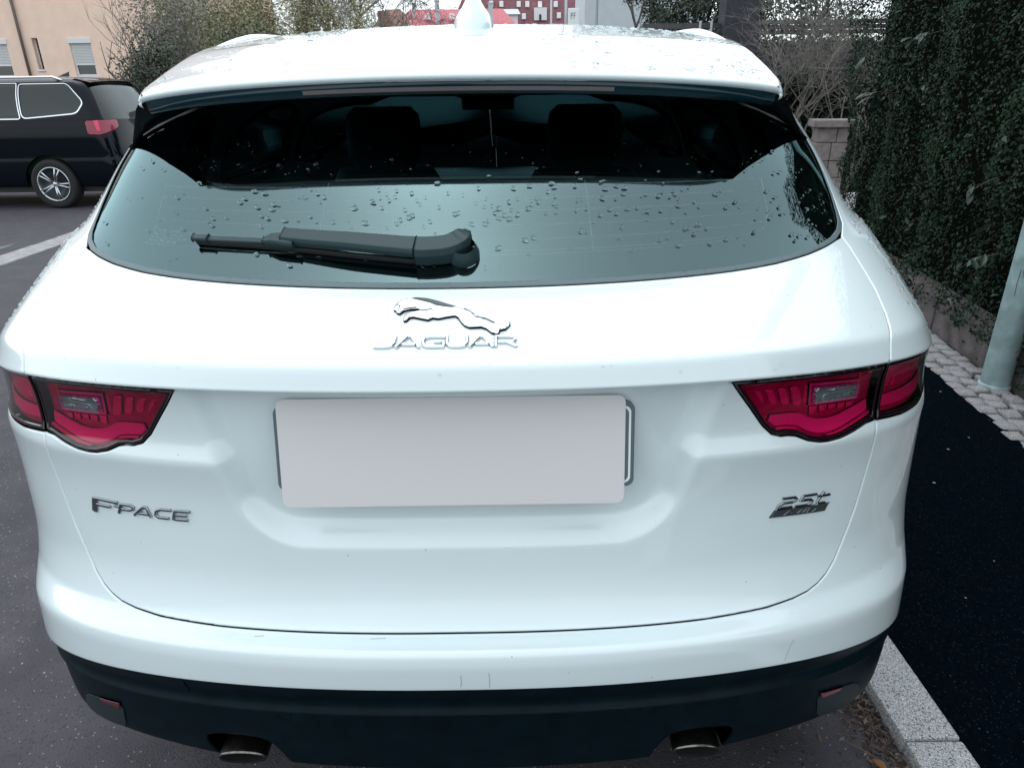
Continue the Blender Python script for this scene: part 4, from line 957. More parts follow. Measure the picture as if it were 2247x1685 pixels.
# garden plinth wall in cast lengths
wall = tag(empty('garden_wall'), 'low weathered concrete plinth wall under the clipped hedge', 'wall')
a = 0.0
for i, y0 in enumerate(np.arange(-1.2, 6.0, 1.2)):
    mb = MB(); n = 12
    for k in range(1): pass
    x0 = edgex(y0)+.330
    b = MB(); b.box(0, .22, .004, 1.196, -.1, .21); o = b.build('wall_block', 'plinth', wall, bevel=.015); o.location = (x0, y0, PZ); o.rotation_euler = (0, 0, -math.atan(.138))
# granite channel on the far side of the carriageway, with a spray mark
ch = tag(empty('drain_channel'), kind='structure')
for i, y0 in enumerate(np.arange(2.0, 14, .5)):
    b = MB(); b.box(-.16, .16, .004, .496, -.05, .012); o = b.build('channel_stone', 'granite_worn', ch, bevel=.012); o.location = (-5.17-.012*(y0-6)+random.gauss(0, .006), y0, random.uniform(-.002, .002)); o.rotation_euler = (0, 0, .02)
bm = bmesh.new()
def blot(name, cx, cy, rx, ry, m, z, n=22, parent=None):
    p = [(cx+rx*math.cos(2*math.pi*k/n)*random.uniform(.6, 1.2), cy+ry*math.sin(2*math.pi*k/n)*random.uniform(.6, 1.2), z) for k in range(n)]
    b = MB(); b.add(p, [tuple(range(n))]); return b.build(name, m, parent)
bm.free()
tag(blot('spray_mark', -5.62, 6.75, .07, .42, 'spray_green', .004), 'faded green spray mark on the road beside the pale channel stones', 'road marking')

# ---- leaf scatter
def leaves(P, D, size, asp=.5, curl=.25):
    """one bent four-corner leaf per point P with outward direction D"""
    n = len(P); u = RNG.normal(size=(n, 3)); u /= np.linalg.norm(u, axis=1, keepdims=True)
    d = D+RNG.normal(size=(n, 3))*.55; d /= np.linalg.norm(d, axis=1, keepdims=True)
    t = np.cross(d, u); t /= np.linalg.norm(t, axis=1, keepdims=True)+1e-9; b = np.cross(d, t); s = (size*RNG.uniform(.6, 1.35, n))[:, None]
    A = P-t*s*.5; B = P+b*s*asp*.5+d*s*curl*.2; C_ = P+t*s*.5-d*s*curl*.4; E_ = P-b*s*asp*.5+d*s*curl*.2
    V = np.stack([A, B, C_, E_], 1).reshape(-1, 3); F = np.arange(4*n).reshape(-1, 4)
    return V, F
def hash_noise(P, sc, seed=0):
    """cheap smooth noise from summed sines"""
    r = np.random.default_rng(seed); o = np.zeros(len(P))
    for k in range(6):
        w_ = r.normal(size=3)*sc*(1+k*.5); o += np.sin(P@w_+r.uniform(0, 6.28))/(1+k*.5)
    return o/2.2
def box_hedge(name, label, org, ang, ln, th, z0, z1, n, size, leafm='hedge_leaf', ends=True, bul=.09, parent=None, group=None, lean=0.0, skirt_=0.0, broad=0):
    root = tag(empty(name, org, ang), label, 'hedge', group)
    # surface points of a soft box: faces front (x=0), top, far end, near end, back
    ar = np.array([ln*(z1-z0), ln*th, th*(z1-z0), th*(z1-z0), ln*(z1-z0)*.35]); k = RNG.choice(5, n, p=ar/ar.sum()); a, b = RNG.uniform(0, 1, n), RNG.uniform(0, 1, n)
    P = np.zeros((n, 3)); D = np.zeros((n, 3))
    for f in range(5):
        m = k == f; q = m.sum(); A_, B_ = a[m], b[m]
        if f == 0: P[m] = np.stack([np.zeros(q), A_*ln, z0+B_*(z1-z0)], 1); D[m] = (-1, 0, .25)
        if f == 1: P[m] = np.stack([A_*th, B_*ln, np.full(q, z1)], 1); D[m] = (0, 0, 1)
        if f == 2: P[m] = np.stack([A_*th, np.full(q, ln), z0+B_*(z1-z0)], 1); D[m] = (0, 1, .25)
        if f == 3: P[m] = np.stack([A_*th, np.zeros(q), z0+B_*(z1-z0)], 1); D[m] = (0, -1, .25)
        if f == 4: P[m] = np.stack([np.full(q, th), A_*ln, z0+B_*(z1-z0)], 1); D[m] = (1, 0, .25)
    h = hash_noise(P, 2.6, 3)*bul+hash_noise(P, 9, 4)*bul*.45
    low_ = np.clip((P[:, 2]-z0)/.35, 0, 1); h -= (1-low_)**2*.03
    P = P+D*(h-np.abs(RNG.normal(0, .045, n)))[:, None]
    P[:, 1] += lean*np.clip((P[:, 2]-.7)/1.5, 0, 1.4)*(np.clip(P[:, 1], 0, ln)/ln)**6
    P[:, 0] -= skirt_*np.clip(1-(P[:, 2]-z0)/.5, 0, 1)
    V, F = leaves(P, D, np.full(n, size)); np_mesh('foliage', V, F, leafm, root)
    if broad:
        k = RNG.choice(np.where(D[:, 0] < -.5)[0], broad); k = k[hash_noise(P[k], 3.5, 9) > .15]; V, F = leaves(P[k]+D[k]*.02, D[k], np.full(len(k), .055), .45, .5); np_mesh('broad_leaves', V, F, 'laurel_leaf', root)
    b = MB(); b.box(.13, th-.1, .10, ln-.10, z0+.02, z1-.12); b.build('dark_core', 'hedge_core', root)  # near-black box added to block see-through, standing in for shaded depth
    b = MB()
    for _ in range(26):
        y = random.uniform(.1, ln-.1); x = random.uniform(.16, .35); b.tube([(x+.1, y, 0.0), (x, y+random.gauss(0, .05), (z0+.2)*.6), (x+.02, y+random.gauss(0, .12), z0+.5)], [.012, .009, .005], 5)
    o = b.build('stems', 'bark', root); o['kind'] = 'stuff'
    return root
hang = -math.atan(.15)
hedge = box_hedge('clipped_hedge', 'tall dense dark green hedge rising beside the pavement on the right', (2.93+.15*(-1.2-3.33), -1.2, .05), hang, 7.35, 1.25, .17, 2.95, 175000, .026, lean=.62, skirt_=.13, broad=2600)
def leaf_mesh(name, L_len, wid, m):
    pr = [(0, .0), (.12, .35), (.35, .85), (.6, 1.0), (.82, .7), (1.0, .04)]; G = [[(k*L_len, s_*w_*wid*.5, abs(s_)*w_*wid*.12-.18*L_len*k*k) for s_ in (-1, -.5, 0, .5, 1)] for k, w_ in pr]
    b = MB(); b.grid(G); o = b.build(name, m, None, True); return o
lf0 = leaf_mesh('leaf', .105, .042, 'laurel_leaf')
def shoot(name, loc, label, n, spread=.06, ln=.22, out=(-1, 0, .2), scale=1.0, first=[True], m=None):
    root = tag(empty(name, loc), label, 'plant', 'laurel shoots growing out of the hedge'); o3 = Vector(out).normalized()
    b = MB(); b.tube([o3*-.12, o3*.02, o3*ln*.7+Vector((0, 0, -.02))], [.004, .003, .002], 5); b.build('stem', 'bark', root)
    for k in range(n):
        if first[0]: l = lf0; first[0] = False
        else: l = lf0.copy(); COL.objects.link(l)
        l.parent = root; d = (o3+Vector((random.gauss(0, .7), random.gauss(0, .7), random.gauss(-.35, .45)))).normalized()
        l.location = o3*random.uniform(0, ln*.7)+Vector((0, 0, random.uniform(-.03, .03))); q = d.to_track_quat('X', 'Z'); l.rotation_euler = q.to_euler(); s_ = scale*random.uniform(.7, 1.15); l.scale = (s_, s_, s_)
    return root
shoot('laurel_shoot', (3.04, 4.50, 1.88), 'large glossy laurel leaves hanging near the top of the hedge', 9, out=(-1, -.3, -.2), scale=1.25)
shoot('laurel_shoot', (3.18, 5.55, 1.76), 'single pale laurel sprig at the far left edge of the tall hedge', 3, out=(-1, .2, .1), scale=1.15)
shoot('laurel_shoot', (3.12, 5.10, 1.50), 'cluster of pale glossy laurel leaves halfway up the far end of the hedge', 10, out=(-1, -.2, 0), scale=1.25)
shoot('laurel_shoot', (2.86, 3.24, 1.04), 'few laurel leaves low on the hedge left of the grey pole', 3, out=(-1, -.3, -.3))
shoot('laurel_shoot', (2.82, 3.00, .66), 'brown edged laurel leaves at the hedge foot behind the grey pole', 6, out=(-1, -.3, -.1), scale=.8)
# ivy-like growth at the hedge foot near the pole
P = np.stack([RNG.normal(2.80, .09, 1500), RNG.normal(2.30, .28, 1500), .06+np.abs(RNG.normal(0, .22, 1500))], 1); P[:, 0] = np.maximum(P[:, 0], 2.73+.14*(P[:, 1]-2.3)+RNG.uniform(0, .05, 1500))
tuft = tag(empty('weed_tuft', (0, 0, 0)), 'scrubby weeds growing at the foot of the grey pole', 'plant')
V, F = leaves(P, np.tile((-1., -.2, .4), (1500, 1)), np.full(1500, .022)); np_mesh('foliage', V, F, 'hedge_leaf', tuft)
b = MB()
for _ in range(14):
    y = random.gauss(2.35, .2); b.tube([(2.83+.14*(y-2.3), y, .04), (2.81+random.gauss(0, .05), y+random.gauss(0, .06), .3), (2.79+random.gauss(0, .06), y+random.gauss(0, .1), .5)], [.004, .003, .002], 4)
o = b.build('stems', 'twig', tuft); o['kind'] = 'stuff'
# ---- galvanised post
pole = tag(empty('steel_post', (2.734, 2.600, PZ-.02)), 'thick galvanised steel post standing in the setts by the hedge', 'post')
b = MB(); b.lathe([(.0705, 0), (.0700, 1.5), (.0690, 3.0), (.068, 4.6), (.0, 4.62)], 40, 'Z'); b.build('tube', 'zinc', pole, True)
b = MB(); b.lathe([(.078, .0), (.078, .018), (.0707, .024)], 40, 'Z'); b.build('collar', 'zinc', pole, True)
for k, (a_, z0_, z1_) in enumerate(((3.75, .52, .66), (3.95, .62, .68), (4.1, 1.1, 1.16))):
    b = MB(); b.tube([(.0712*math.cos(a_), .0712*math.sin(a_), z0_), (.0712*math.cos(a_-.06), .0712*math.sin(a_-.06), (z0_+z1_)/2), (.0712*math.cos(a_-.03), .0712*math.sin(a_-.03), z1_)], .0013, 4); b.build('scratch', 'sign_black', pole)
# ---- gutter litter
n = 5200; y = RNG.uniform(-.6, 1.6, n); x = KX0-np.abs(RNG.normal(0, .045, n))-.004; x = np.where(RNG.uniform(0, 1, n) < .12, KX0-RNG.uniform(0, .35, n), x)
P = np.stack([x, y, .003+np.abs(RNG.normal(0, .008, n))*np.exp(-(KX0-x)/.08)], 1)
V, F = leaves(P, np.tile((0., 0, 1.), (n, 1)), RNG.uniform(.006, .022, n), .35); tw = MB()
for k in range(60):
    a = random.uniform(0, 6.28); ln = random.uniform(.03, .10); yy = random.uniform(-.3, 1.2); xx = KX0-abs(random.gauss(0, .05))-.03
    tw.tube([(xx-ln*.5*math.cos(a), yy-ln*.5*math.sin(a), .010), (xx+random.gauss(0, .006), yy, .018), (min(KX0-.006, xx+ln*.5*math.cos(a)), yy+ln*.5*math.sin(a), .010)], [.0014, .0018, .001], 4, caps=False)
V = np.concatenate([V, np.array(tw.v)]); F = np.concatenate([F, np.array(tw.f)+len(V)-len(tw.v)])
lit = np_mesh('gutter_litter', V, F, 'litter'); tag(lit, 'brown leaf litter and twigs packed against the kerb', 'litter', kind='stuff')
l = leaf_mesh('fallen_leaf', .045, .026, 'dry_leaf'); l.location = (.985, .315, .022); l.rotation_euler = (.2, -.1, 1.9); tag(l, 'orange brown fallen leaf in the gutter by the kerb joint', 'leaf')
for k in range(26):
    b = MB(); s_ = random.uniform(.003, .007); b.add([(-s_, -s_*.5, 0), (s_*.6, -s_*.7, .001), (s_, s_*.4, 0), (-s_*.3, s_*.6, .002), (0, 0, s_*.4)], [(0, 1, 4), (1, 2, 4), (2, 3, 4), (3, 0, 4)])
    o = b.build('petal', 'litter_pale'); o.location = (random.uniform(1.35, 2.4), random.uniform(.2, 3.2), PZ-.008); o.rotation_euler = (0, 0, random.uniform(0, 6)); tag(o, 'small pale petal lying on the black pavement', 'petal', 'petals on the pavement')

# ---- trees and shrubs
SEED = [0]
def branch(mb, tips, p, d, ln, r, depth, spread=.5, up=.15, seg=3):
    pts = [p]; q = p.copy(); dd = d.copy(); rad = [r]
    for i in range(seg):
        dd = (dd+Vector((random.gauss(0, .12), random.gauss(0, .12), random.gauss(0, .10)+up*.3))).normalized(); q = q+dd*ln/seg; pts.append(q.copy()); rad.append(r*(1-.45*(i+1)/seg))
    mb.tube(pts, rad, 6 if r > .02 else 4, caps=False)
    if depth == 0: tips.append((q, dd)); return
    for k in range(random.choice((2, 3, 3))):
        at_ = pts[random.choice((-1, -1, -2))]; nd = (dd+Vector((random.gauss(0, spread), random.gauss(0, spread), random.gauss(up, spread*.6)))).normalized()
        branch(mb, tips, at_.copy(), nd, ln*random.uniform(.6, .85), r*.58, depth-1, spread, up, seg)
    tips.append((q, dd))
def tree(name, label, loc, height, crown, n, size, leafm, barkm='bark', trunk_r=.12, depth=4, zc=.65, clump=.18, strands=False, cat='tree', group=None, trunk_h=.35, gap=.15, multi=1):
    """crown=(rx,ry,rz)"""
    SEED[0] += 1; random.seed(SEED[0]*17+3)
    root = tag(empty(name, loc), label, cat, group); b = MB(); tips = []
    for k in range(multi):
        lean = Vector((random.gauss(0, .25 if multi > 1 else .08), random.gauss(0, .25 if multi > 1 else .08), 1)).normalized()
        branch(b, tips, Vector((random.gauss(0, .1), random.gauss(0, .1), 0)) if multi > 1 else Vector((0, 0, 0)), lean, height*trunk_h, trunk_r, depth, .55, .25)
    o = b.build('trunk', barkm, root)
    cz = height*zc; C0 = np.array((0, 0, cz)); R3 = np.array(crown)
    # clump centres spread through the crown, thinned by noise so gaps stay open
    m = max(60, n//60); Q = RNG.normal(size=(m*3, 3)); Q /= np.linalg.norm(Q, axis=1, keepdims=True); Q *= (RNG.uniform(.25, 1, m*3)**.45)[:, None]; Q = Q*R3+C0
    Q = Q[hash_noise(Q, 3.0/max(crown), 5) > -gap*2][:m]
    idx = RNG.integers(0, len(Q), n)
    if strands:
        dz = RNG.uniform(0, 1, n)**.8*strands; P = Q[idx]+RNG.normal(0, clump*.25, (n, 3)); P[:, 2] -= dz; D = np.tile((0., 0, -1.), (n, 1))+RNG.normal(0, .3, (n, 3)); P[:, 2] = np.maximum(P[:, 2], .3)
    else:
        P = Q[idx]+RNG.normal(0, clump, (n, 3)); D = (P-C0)/R3; D[:, 2] += .4
    D /= np.linalg.norm(D, axis=1, keepdims=True)+1e-9
    V, F = leaves(P, D, np.full(n, size)); np_mesh('crown', V, F, leafm, root)
    return root
tree('round_shrub', 'rounded dark evergreen shrub behind the black car', (-6.45, 13.2, 0), 2.55, (.72, .7, 1.15), 15000, .055, 'dark_leaf', depth=3, zc=.55, clump=.12, trunk_r=.05, multi=3, cat='shrub')
tree('olive_tree', 'sparse grey olive tree with bare branches in front of the beige house', (-6.45, 14.6, 0), 4.4, (1.05, .9, 1.3), 9000, .055, 'olive_leaf', 'bark_grey', depth=5, zc=.74, clump=.13, trunk_r=.045, gap=.05, multi=3, trunk_h=.26)
tree('weeping_tree', 'yellow green weeping tree with hanging strands left of the roof', (-8.2, 21.5, 0), 6.5, (1.9, 1.6, 1.6), 30000, .075, 'willow_leaf', 'bark_grey', depth=5, zc=.72, clump=.3, strands=2.6, trunk_r=.16)
tree('weeping_tree', 'paler weeping tree nearer the white roof than its neighbour', (-5.35, 23.5, 0), 6.6, (1.35, 1.2, 1.5), 17000, .075, 'willow_leaf', 'bark_grey', depth=5, zc=.72, clump=.3, strands=2.8, trunk_r=.14, gap=.1)
tree('weeping_tree', 'middle one of three weeping trees, behind the dull green shrub', (-6.75, 22.6, 0), 6.4, (1.3, 1.2, 1.6), 18000, .075, 'willow_leaf', 'bark_grey', depth=4, zc=.70, clump=.3, strands=2.9, trunk_r=.12)
tree('leafy_shrub', 'dull green leafy shrub below the weeping trees', (-6.5, 19.5, 0), 3.35, (1.5, .9, 1.2), 12000, .08, 'green_leaf', depth=3, zc=.62, clump=.16, trunk_r=.06, multi=3, cat='shrub')
tree('leafy_shrub', 'grey green shrub beside the beige house corner', (-9.2, 22.8, 0), 4.6, (1.5, 1.0, 1.6), 9000, .09, 'olive_leaf', depth=4, zc=.6, clump=.2, trunk_r=.06, multi=3, cat='shrub')
def bare(name, label, loc, height, n_multi, depth, r, spread=.6, twigs=True, barkm='bark_grey', cat='tree', trunk_h=.36, droop=0.0):
    SEED[0] += 1; random.seed(SEED[0]*17+3)
    root = tag(empty(name, loc), label, cat); b = MB(); tips = []
    for k in range(n_multi):
        d = Vector((random.gauss(0, .35), random.gauss(0, .35), 1)).normalized(); branch(b, tips, Vector((random.gauss(0, .12), random.gauss(0, .12), 0)), d, height*trunk_h, r, depth, spread, .12)
    b.build('branches', barkm, root)
    if twigs:
        b = MB()
        for q, d in tips:
            for _ in range(3):
                e = (d+Vector((random.gauss(0, .6), random.gauss(0, .6), random.gauss(.1, .5)-droop))).normalized(); l_ = height*.09; b.tube([q, q+e*l_*.5, q+e*l_+Vector((0, 0, -.05-droop*.3))], [r*.10, r*.07, r*.03], 3, caps=False)
        o = b.build('twigs', barkm, root); o['kind'] = 'stuff'
    return root
for k, (x, y) in enumerate(((-7.0, 33.0), (-5.6, 35.0))):
    bare('bare_tree', ('bare brown tree left of the pink roof, the one nearer the weeping trees', 'bare brown tree standing just left of the pink roof')[k], (x, y, 0), 7.6, 2, 5, .09, .5, droop=.9)
tree('garden_tree', 'loose green tree over the right end of the white roof', (3.75, 15.2, 0), 5.2, (1.3, 1.1, 1.6), 8000, .08, 'dark_leaf', depth=5, zc=.72, clump=.12, trunk_r=.08, gap=.02, multi=2)
tree('garden_tree', 'dark green tree behind the bare shrub and the tall hedge', (5.4, 14.6, 0), 4.8, (1.7, 1.1, 1.8), 19000, .075, 'dark_leaf', depth=4, zc=.66, clump=.15, trunk_r=.08, gap=.1, multi=2)
bare('bare_shrub', 'tangled leafless brown shrub between the white roof and the tall hedge', (4.15, 9.4, .1), 3.2, 6, 4, .024, .72, barkm='bark_grey', cat='shrub', trunk_h=.32)
bare('bare_shrub', 'second leafless shrub leaning over the stone gate pillar', (4.75, 9.1, .1), 2.9, 5, 3, .020, .8, barkm='bark_grey', cat='shrub', trunk_h=.32)
box_hedge('low_hedge', 'lower clipped hedge behind the stone gate pillar', (3.62, 10.3, .10), -math.pi/2+.35, 3.4, .9, .05, 1.62, 22000, .04)
box_hedge('back_hedge', 'dark hedge closing the garden behind the bare shrub', (2.9, 13.2, .0), -math.pi/2, 7.0, 1.0, .05, 2.35, 24000, .055, 'dark_leaf')

# ---- garden structures on the right
pil = tag(empty('gate_pillar', (4.20, 8.42, PZ-.02)), 'sandstone gate pillar with a flat cap beyond the hedge end', 'pillar'); pil.rotation_euler = (0, 0, -.25); z = 0
for r_, h in enumerate((.24, .22, .20, .22, .18)):
    x = -.19
    while x < .17:
        w_ = random.choice((.19, .24, .14)); w_ = min(w_, .19-x)
        b = MB(); b.box(x+.004, x+w_-.004, -.19, .19, z+.004, z+h-.004); b.build('stone', 'sandstone', pil, bevel=.010); x += w_
    z += h
b = MB(); b.box(-.17, .17, -.17, .17, .0, z-.01); b.build('mortar', 'plinth', pil)
b = MB(); b.box(-.25, .25, -.25, .25, z, z+.09); b.build('cap', 'sandstone', pil, bevel=.015)
bx_ = tag(empty('pale_slab', (4.42, 8.0, PZ-.02)), 'pale square slab leaning at the foot of the gate pillar', 'slab'); b = MB(); b.box(-.10, .16, -.03, .03, 0, .30); b.build('panel', 'wall_white', bx_, bevel=.006)
car_port = tag(empty('garden_shed', (3.8, 11.6, .05)), 'dark slate clad garden shed with a grey beam roof behind the shrubs', 'shed')
b = MB(); b.box(-.24, .30, -.2, .2, 0, 3.4); b.build('corner_tower', 'slate_dark', car_port)
b = MB(); b.box(-1.6, -.25, .3, .5, 0, 2.3); b.box(.3, 3.4, .3, .5, 0, 2.2); b.build('wall', 'slate_dark', car_port)
for k in range(3): b = MB(); b.box(.3, 2.6, .0-.05*k, .06-.05*k, 2.30+.07*k, 2.36+.07*k); b.build('beam', 'timber_grey', car_port)
for k in range(2): b = MB(); b.box(-1.5, -.26, .0, .08, 2.28+.12*k, 2.36+.12*k); b.build('beam', 'timber_grey', car_port)
for x in (-.60, -.42): b = MB(); b.tube([(x, -.1, 0), (x, -.1, 2.5)], .02, 8); b.build('post', 'pole_grey', car_port)

# ---- beige house on the left
hs_ = tag(empty('beige_house', (-20, 30, 0)), 'beige rendered house with white roller shutters behind the black car', 'house')
def hb(name, x0, x1, z0, z1, d0, d1, m, parent=None, bevel=0.0):   # facade coordinates: world x, z; d = distance in front of the facade
    b = MB(); b.box(x0+20, x1+20, -d1, -d0, z0, z1); return b.build(name, m, parent or hs_, bevel=bevel)
b = MB()
WIN = [(-17.50, -16.64, 2.34, 3.72), (-21.2, -20.02, 2.34, 3.72), (-24.9, -23.8, 2.34, 3.72)]
SL = (-18.98, -18.74, 2.62, 3.77)
cuts = sorted(WIN+[SL]); x = -34.0
segs = []
for (a0, a1, c0, c1) in cuts: segs.append((x, a0, 0, 8.5)); segs.append((a0, a1, 0, c0)); segs.append((a0, a1, c1, 8.5)); x = a1
segs.append((x, -11.8, 0, 8.5))
for (a0, a1, c0, c1) in segs: b.box(a0+20, a1+20, 0, .4, c0, c1)
b.box(-34+20, -11.8+20, .4, 9, 0, 8.5); b.build('wall', 'beige_render', hs_)
b = MB(); b.add([(-14.5, -.5, 8.4), (8.7, -.5, 8.4), (8.7, 9.5, 8.4), (-14.5, 9.5, 8.4), (-12, 4.5, 12), (6, 4.5, 12)], [(0, 1, 5, 4), (2, 3, 4, 5), (1, 2, 5), (3, 0, 4), (0, 3, 2, 1)]); b.build('roof', 'roof_brown', hs_)
for (a0, a1, c0, c1) in WIN:
    w_ = hb('window', a0, a0+.07, c0, c1-.16, -.16, -.08, 'white_frame'); hb('jamb', a1-.07, a1, c0, c1-.16, -.16, -.08, 'white_frame', w_); hb('bottom_rail', a0+.07, a1-.07, c0, c0+.08, -.16, -.08, 'white_frame', w_); hb('pane', a0+.07, a1-.07, c0+.08, c1-.16, -.14, -.12, 'dark_pane', w_)
    hb('sill', a0-.04, a1+.04, c0-.16, c0, -.15, .05, 'white_frame', w_); hb('shutter_box', a0-.06, a1+.03, c1-.16, c1+.02, -.15, .03, 'white_frame', w_)
    b = MB(); z = c0+.46
    while z < c1-.17: b.box(a0+.07+20, a1-.02+20, .05, .068+.008, z, z+.048); z += .056
    o = b.build('shutter_slats', 'shutter', w_); o['kind'] = 'stuff'
    hb('shutter_end', a0+.06, a1-.02, c0+.42, c0+.46, -.09, -.04, 'white_frame', w_)
sw = hb('narrow_window', SL[0], SL[0]+.05, SL[2], SL[3], -.25, -.18, 'white_frame'); hb('pane', SL[0]+.05, SL[1], SL[2], SL[3], -.24, -.22, 'dark_pane', sw); hb('sill', SL[0]-.03, SL[1]+.03, SL[2]-.07, SL[2], -.2, .05, 'white_frame', sw)
b = MB(); b.tube([(-19.335+20, -.09, 0), (-19.335+20, -.09, 8.4)], .055, 10); b.build('drainpipe', 'drainpipe', hs_, True)

# ---- far roofs
def gable(b, x0, x1, y0, y1, ze, zr, hip=0.0): b.add([(x0, y0, ze), (x1, y0, ze), (x1, y1, ze), (x0, y1, ze), (x0+hip, (y0+y1)/2, zr), (x1-hip, (y0+y1)/2, zr)], [(0, 1, 5, 4), (2, 3, 4, 5), (1, 2, 5), (3, 0, 4), (0, 3, 2, 1)])
ph = tag(empty('pink_roof_house', (-4, 62, 0)), 'low house with a faded red hipped roof behind the aerial fin', 'house')
b = MB(); b.box(-4.6, 4.6, -3.0, 3.0, 0, 5.9); b.build('wall', 'wall_white', ph)
b = MB(); gable(b, -5.2, 5.4, -3.6, 3.6, 5.8, 7.75, 1.6); rf_ = b.build('roof', 'roof_pink', ph)
for x, y, z0, z1, w_ in ((-1.28, -2.2, 6.2, 8.05, .16), (-3.2, -1.2, 6.5, 7.95, .12), (2.9, -2.6, 6.2, 7.8, .17)): b = MB(); b.box(x-w_, x+w_, y-w_, y+w_, z0, z1); b.box(x-w_-.04, x+w_+.04, y-w_-.04, y+w_+.04, z1, z1+.1); b.build('chimney', 'wall_grey', rf_)
for x in (-2.05, -.15, 2.15): b = MB(); b.box(x-.20, x+.20, -2.15, -1.75, 6.85, 7.25); b.build('skylight', 'sign_white', rf_, bevel=.02)
bh2 = tag(empty('brown_roof_house', (-7.2, 50, 0)), 'brown pointed roof half hidden behind the bare trees', 'house')
b = MB(); b.box(-1.6, 1.4, -2, 2, 0, 4.6); b.build('wall', 'wall_white', bh2); b = MB(); gable(b, -1.9, 1.7, -2.4, 2.4, 4.5, 6.6, 1.3); b.build('roof', 'roof_brown', bh2)
b = MB(); b.box(-.9, -.2, -1.4, -.8, 4.8, 6.4); b.build('chimney', 'roof_brown', bh2)
mh = tag(empty('mansard_block', (1.6, 78, 0)), 'large dark red mansard roof with rows of small white dormer windows', 'building')
b = MB(); b.box(-5.2, 6.6, -2.4, 12, 0, 7.2); b.build('wall', 'wall_white', mh)
b = MB(); b.add([(-7.2, -3.0, 7.0), (6.7, -3.0, 7.0), (6.7, 12, 7.0), (-7.2, 12, 7.0), (-4.8, -.6, 12.4), (6.7, -.6, 12.4), (6.7, 9, 12.4), (-4.8, 9, 12.4)], [(0, 1, 5, 4), (1, 2, 6, 5), (2, 3, 7, 6), (3, 0, 4, 7), (4, 5, 6, 7), (0, 3, 2, 1)]); mr_ = b.build('roof', 'roof_dark', mh)
def on_slope(z): return -3.0+(z-7.0)*(2.4/5.4)
for x, z in ((-4.25, 9.55), (-2.95, 9.54), (-1.95, 9.5), (-.25, 9.47), (.6, 9.46), (1.85, 9.44), (3.4, 9.43), (5.85, 9.4), (.25, 8.36), (3.7, 8.4), (5.95, 8.4), (-4.0, 10.9), (-2.3, 10.9), (-.6, 10.9), (1.1, 10.9), (2.8, 10.9), (4.6, 10.9)):
    b = MB(); y = on_slope(z); b.box(x-.20, x+.20, y-.35, y+.3, z-.26, z+.26); o = b.build('dormer_window', 'sign_white', mr_, bevel=.05)
b = MB(); y = on_slope(8.6); b.box(1.25, 2.5, y-.5, y+.5, 8.0, 9.1); d_ = b.build('dormer', 'wall_white', mr_); b = MB(); b.box(1.75, 1.95, y-.56, y-.5, 8.02, 8.5); b.build('dormer_door', 'slate_dark', d_)
wh_ = tag(empty('white_gable_house', (.3, 70, 0)), 'small white gabled house front below the dark red roof', 'house'); b = MB(); b.box(-.75, .85, -.5, 3, 0, 8.05); b.build('wall', 'wall_white', wh_); b = MB(); gable(b, -1.0, 1.1, -.8, 3.2, 8.0, 8.6, .2); b.build('roof', 'wall_grey', wh_)
gw = tag(empty('grey_building', (6.3, 46, 0)), 'plain pale grey building wall beside the loose green tree', 'building')
b = MB(); b.box(-1.5, -.85, -.5, 6, 0, 12); b.build('corner_panel', 'wall_grey', gw); b = MB(); b.box(-.84, -.72, -.42, 6, 0, 12); b.build('joint', 'pole_grey', gw); b = MB(); b.box(-.71, 6, -.5, 6, 0, 12); b.build('wall', 'wall_grey', gw)
for (x, y, r_, lab) in ((2.47, 40, .055, 'thin grey lamp post in front of the dark red roof'), (2.33, 28.2, .05, 'grey sign post behind the white sign')):
    b = MB(); b.tube([(x, y, 0), (x, y, 7)], r_, 10); o = b.build('lamp_post', 'pole_grey', None, True); tag(o, lab, 'post')
sg_ = tag(empty('street_sign', (2.60, 28, 0)), 'white rectangular sign with black letters on a grey post', 'sign'); b = MB(); b.box(-.21, .21, -.02, .02, 3.55, 4.38); b.build('panel', 'sign_white', sg_, bevel=.03)
for pts in ([(-.09, 4.02), (-.09, 4.22), (-.03, 4.22), (-.03, 4.13), (-.09, 4.13)], [(.08, 4.22), (.02, 4.22), (.02, 4.02)], [(.02, 4.13), (.07, 4.13)]):
    b = MB(); b.tube([(a, -.024, c_) for a, c_ in pts], .011, 4); b.build('letter_stroke', 'sign_black', sg_)

# ---- the black car across the road
MR = [('BT', .10, .86, .30, .24, 0, 0, 4.72, 0), ('M1', .03, .93, .30, .36, 0, 0, 4.80, 0), ('M2', .0, .955, .30, .56, 0, 0, 4.86, 0), ('M3', .02, .95, .30, .72, 0, 0, 4.84, 1), ('M4', .05, .955, .30, .95, 0, 0, 4.75, 0), ('M5', .085, .945, .30, 1.13, 0, 0, 4.4, 0),
      ('M6', .12, .915, .30, 1.24, 0, 0, 4.0, 1), ('M7', .24, .86, .28, 1.52, -.005, 0, 3.5, 0), ('M8', .36, .79, .26, 1.70, -.02, 0, 3.1, 0), ('M9', .52, .66, .24, 1.775, -.03, 0, 2.9, 0), ('M10', .75, .40, .22, 1.795, -.03, 0, 2.7, 0)]
M = Loft(MR, n=3.2, wref=.93, dref=.28, ls=3.2, sig=.012, dfront=.3); mv = tag(empty('parked_mpv', (-5.62, 10.78, 0), math.pi/2), 'shiny black people carrier with alloy wheels parked across the road', 'car'); mv.scale = (1, 1, 1.03)
mS = np.concatenate([np.arange(0, 1.6, .04), np.arange(1.6, M.SM, .08)]); mS = np.concatenate([-mS[:0:-1], mS]); mT = np.arange(0, M.T[-1], .03)
MW, MZ = (1.10, 4.02), .345
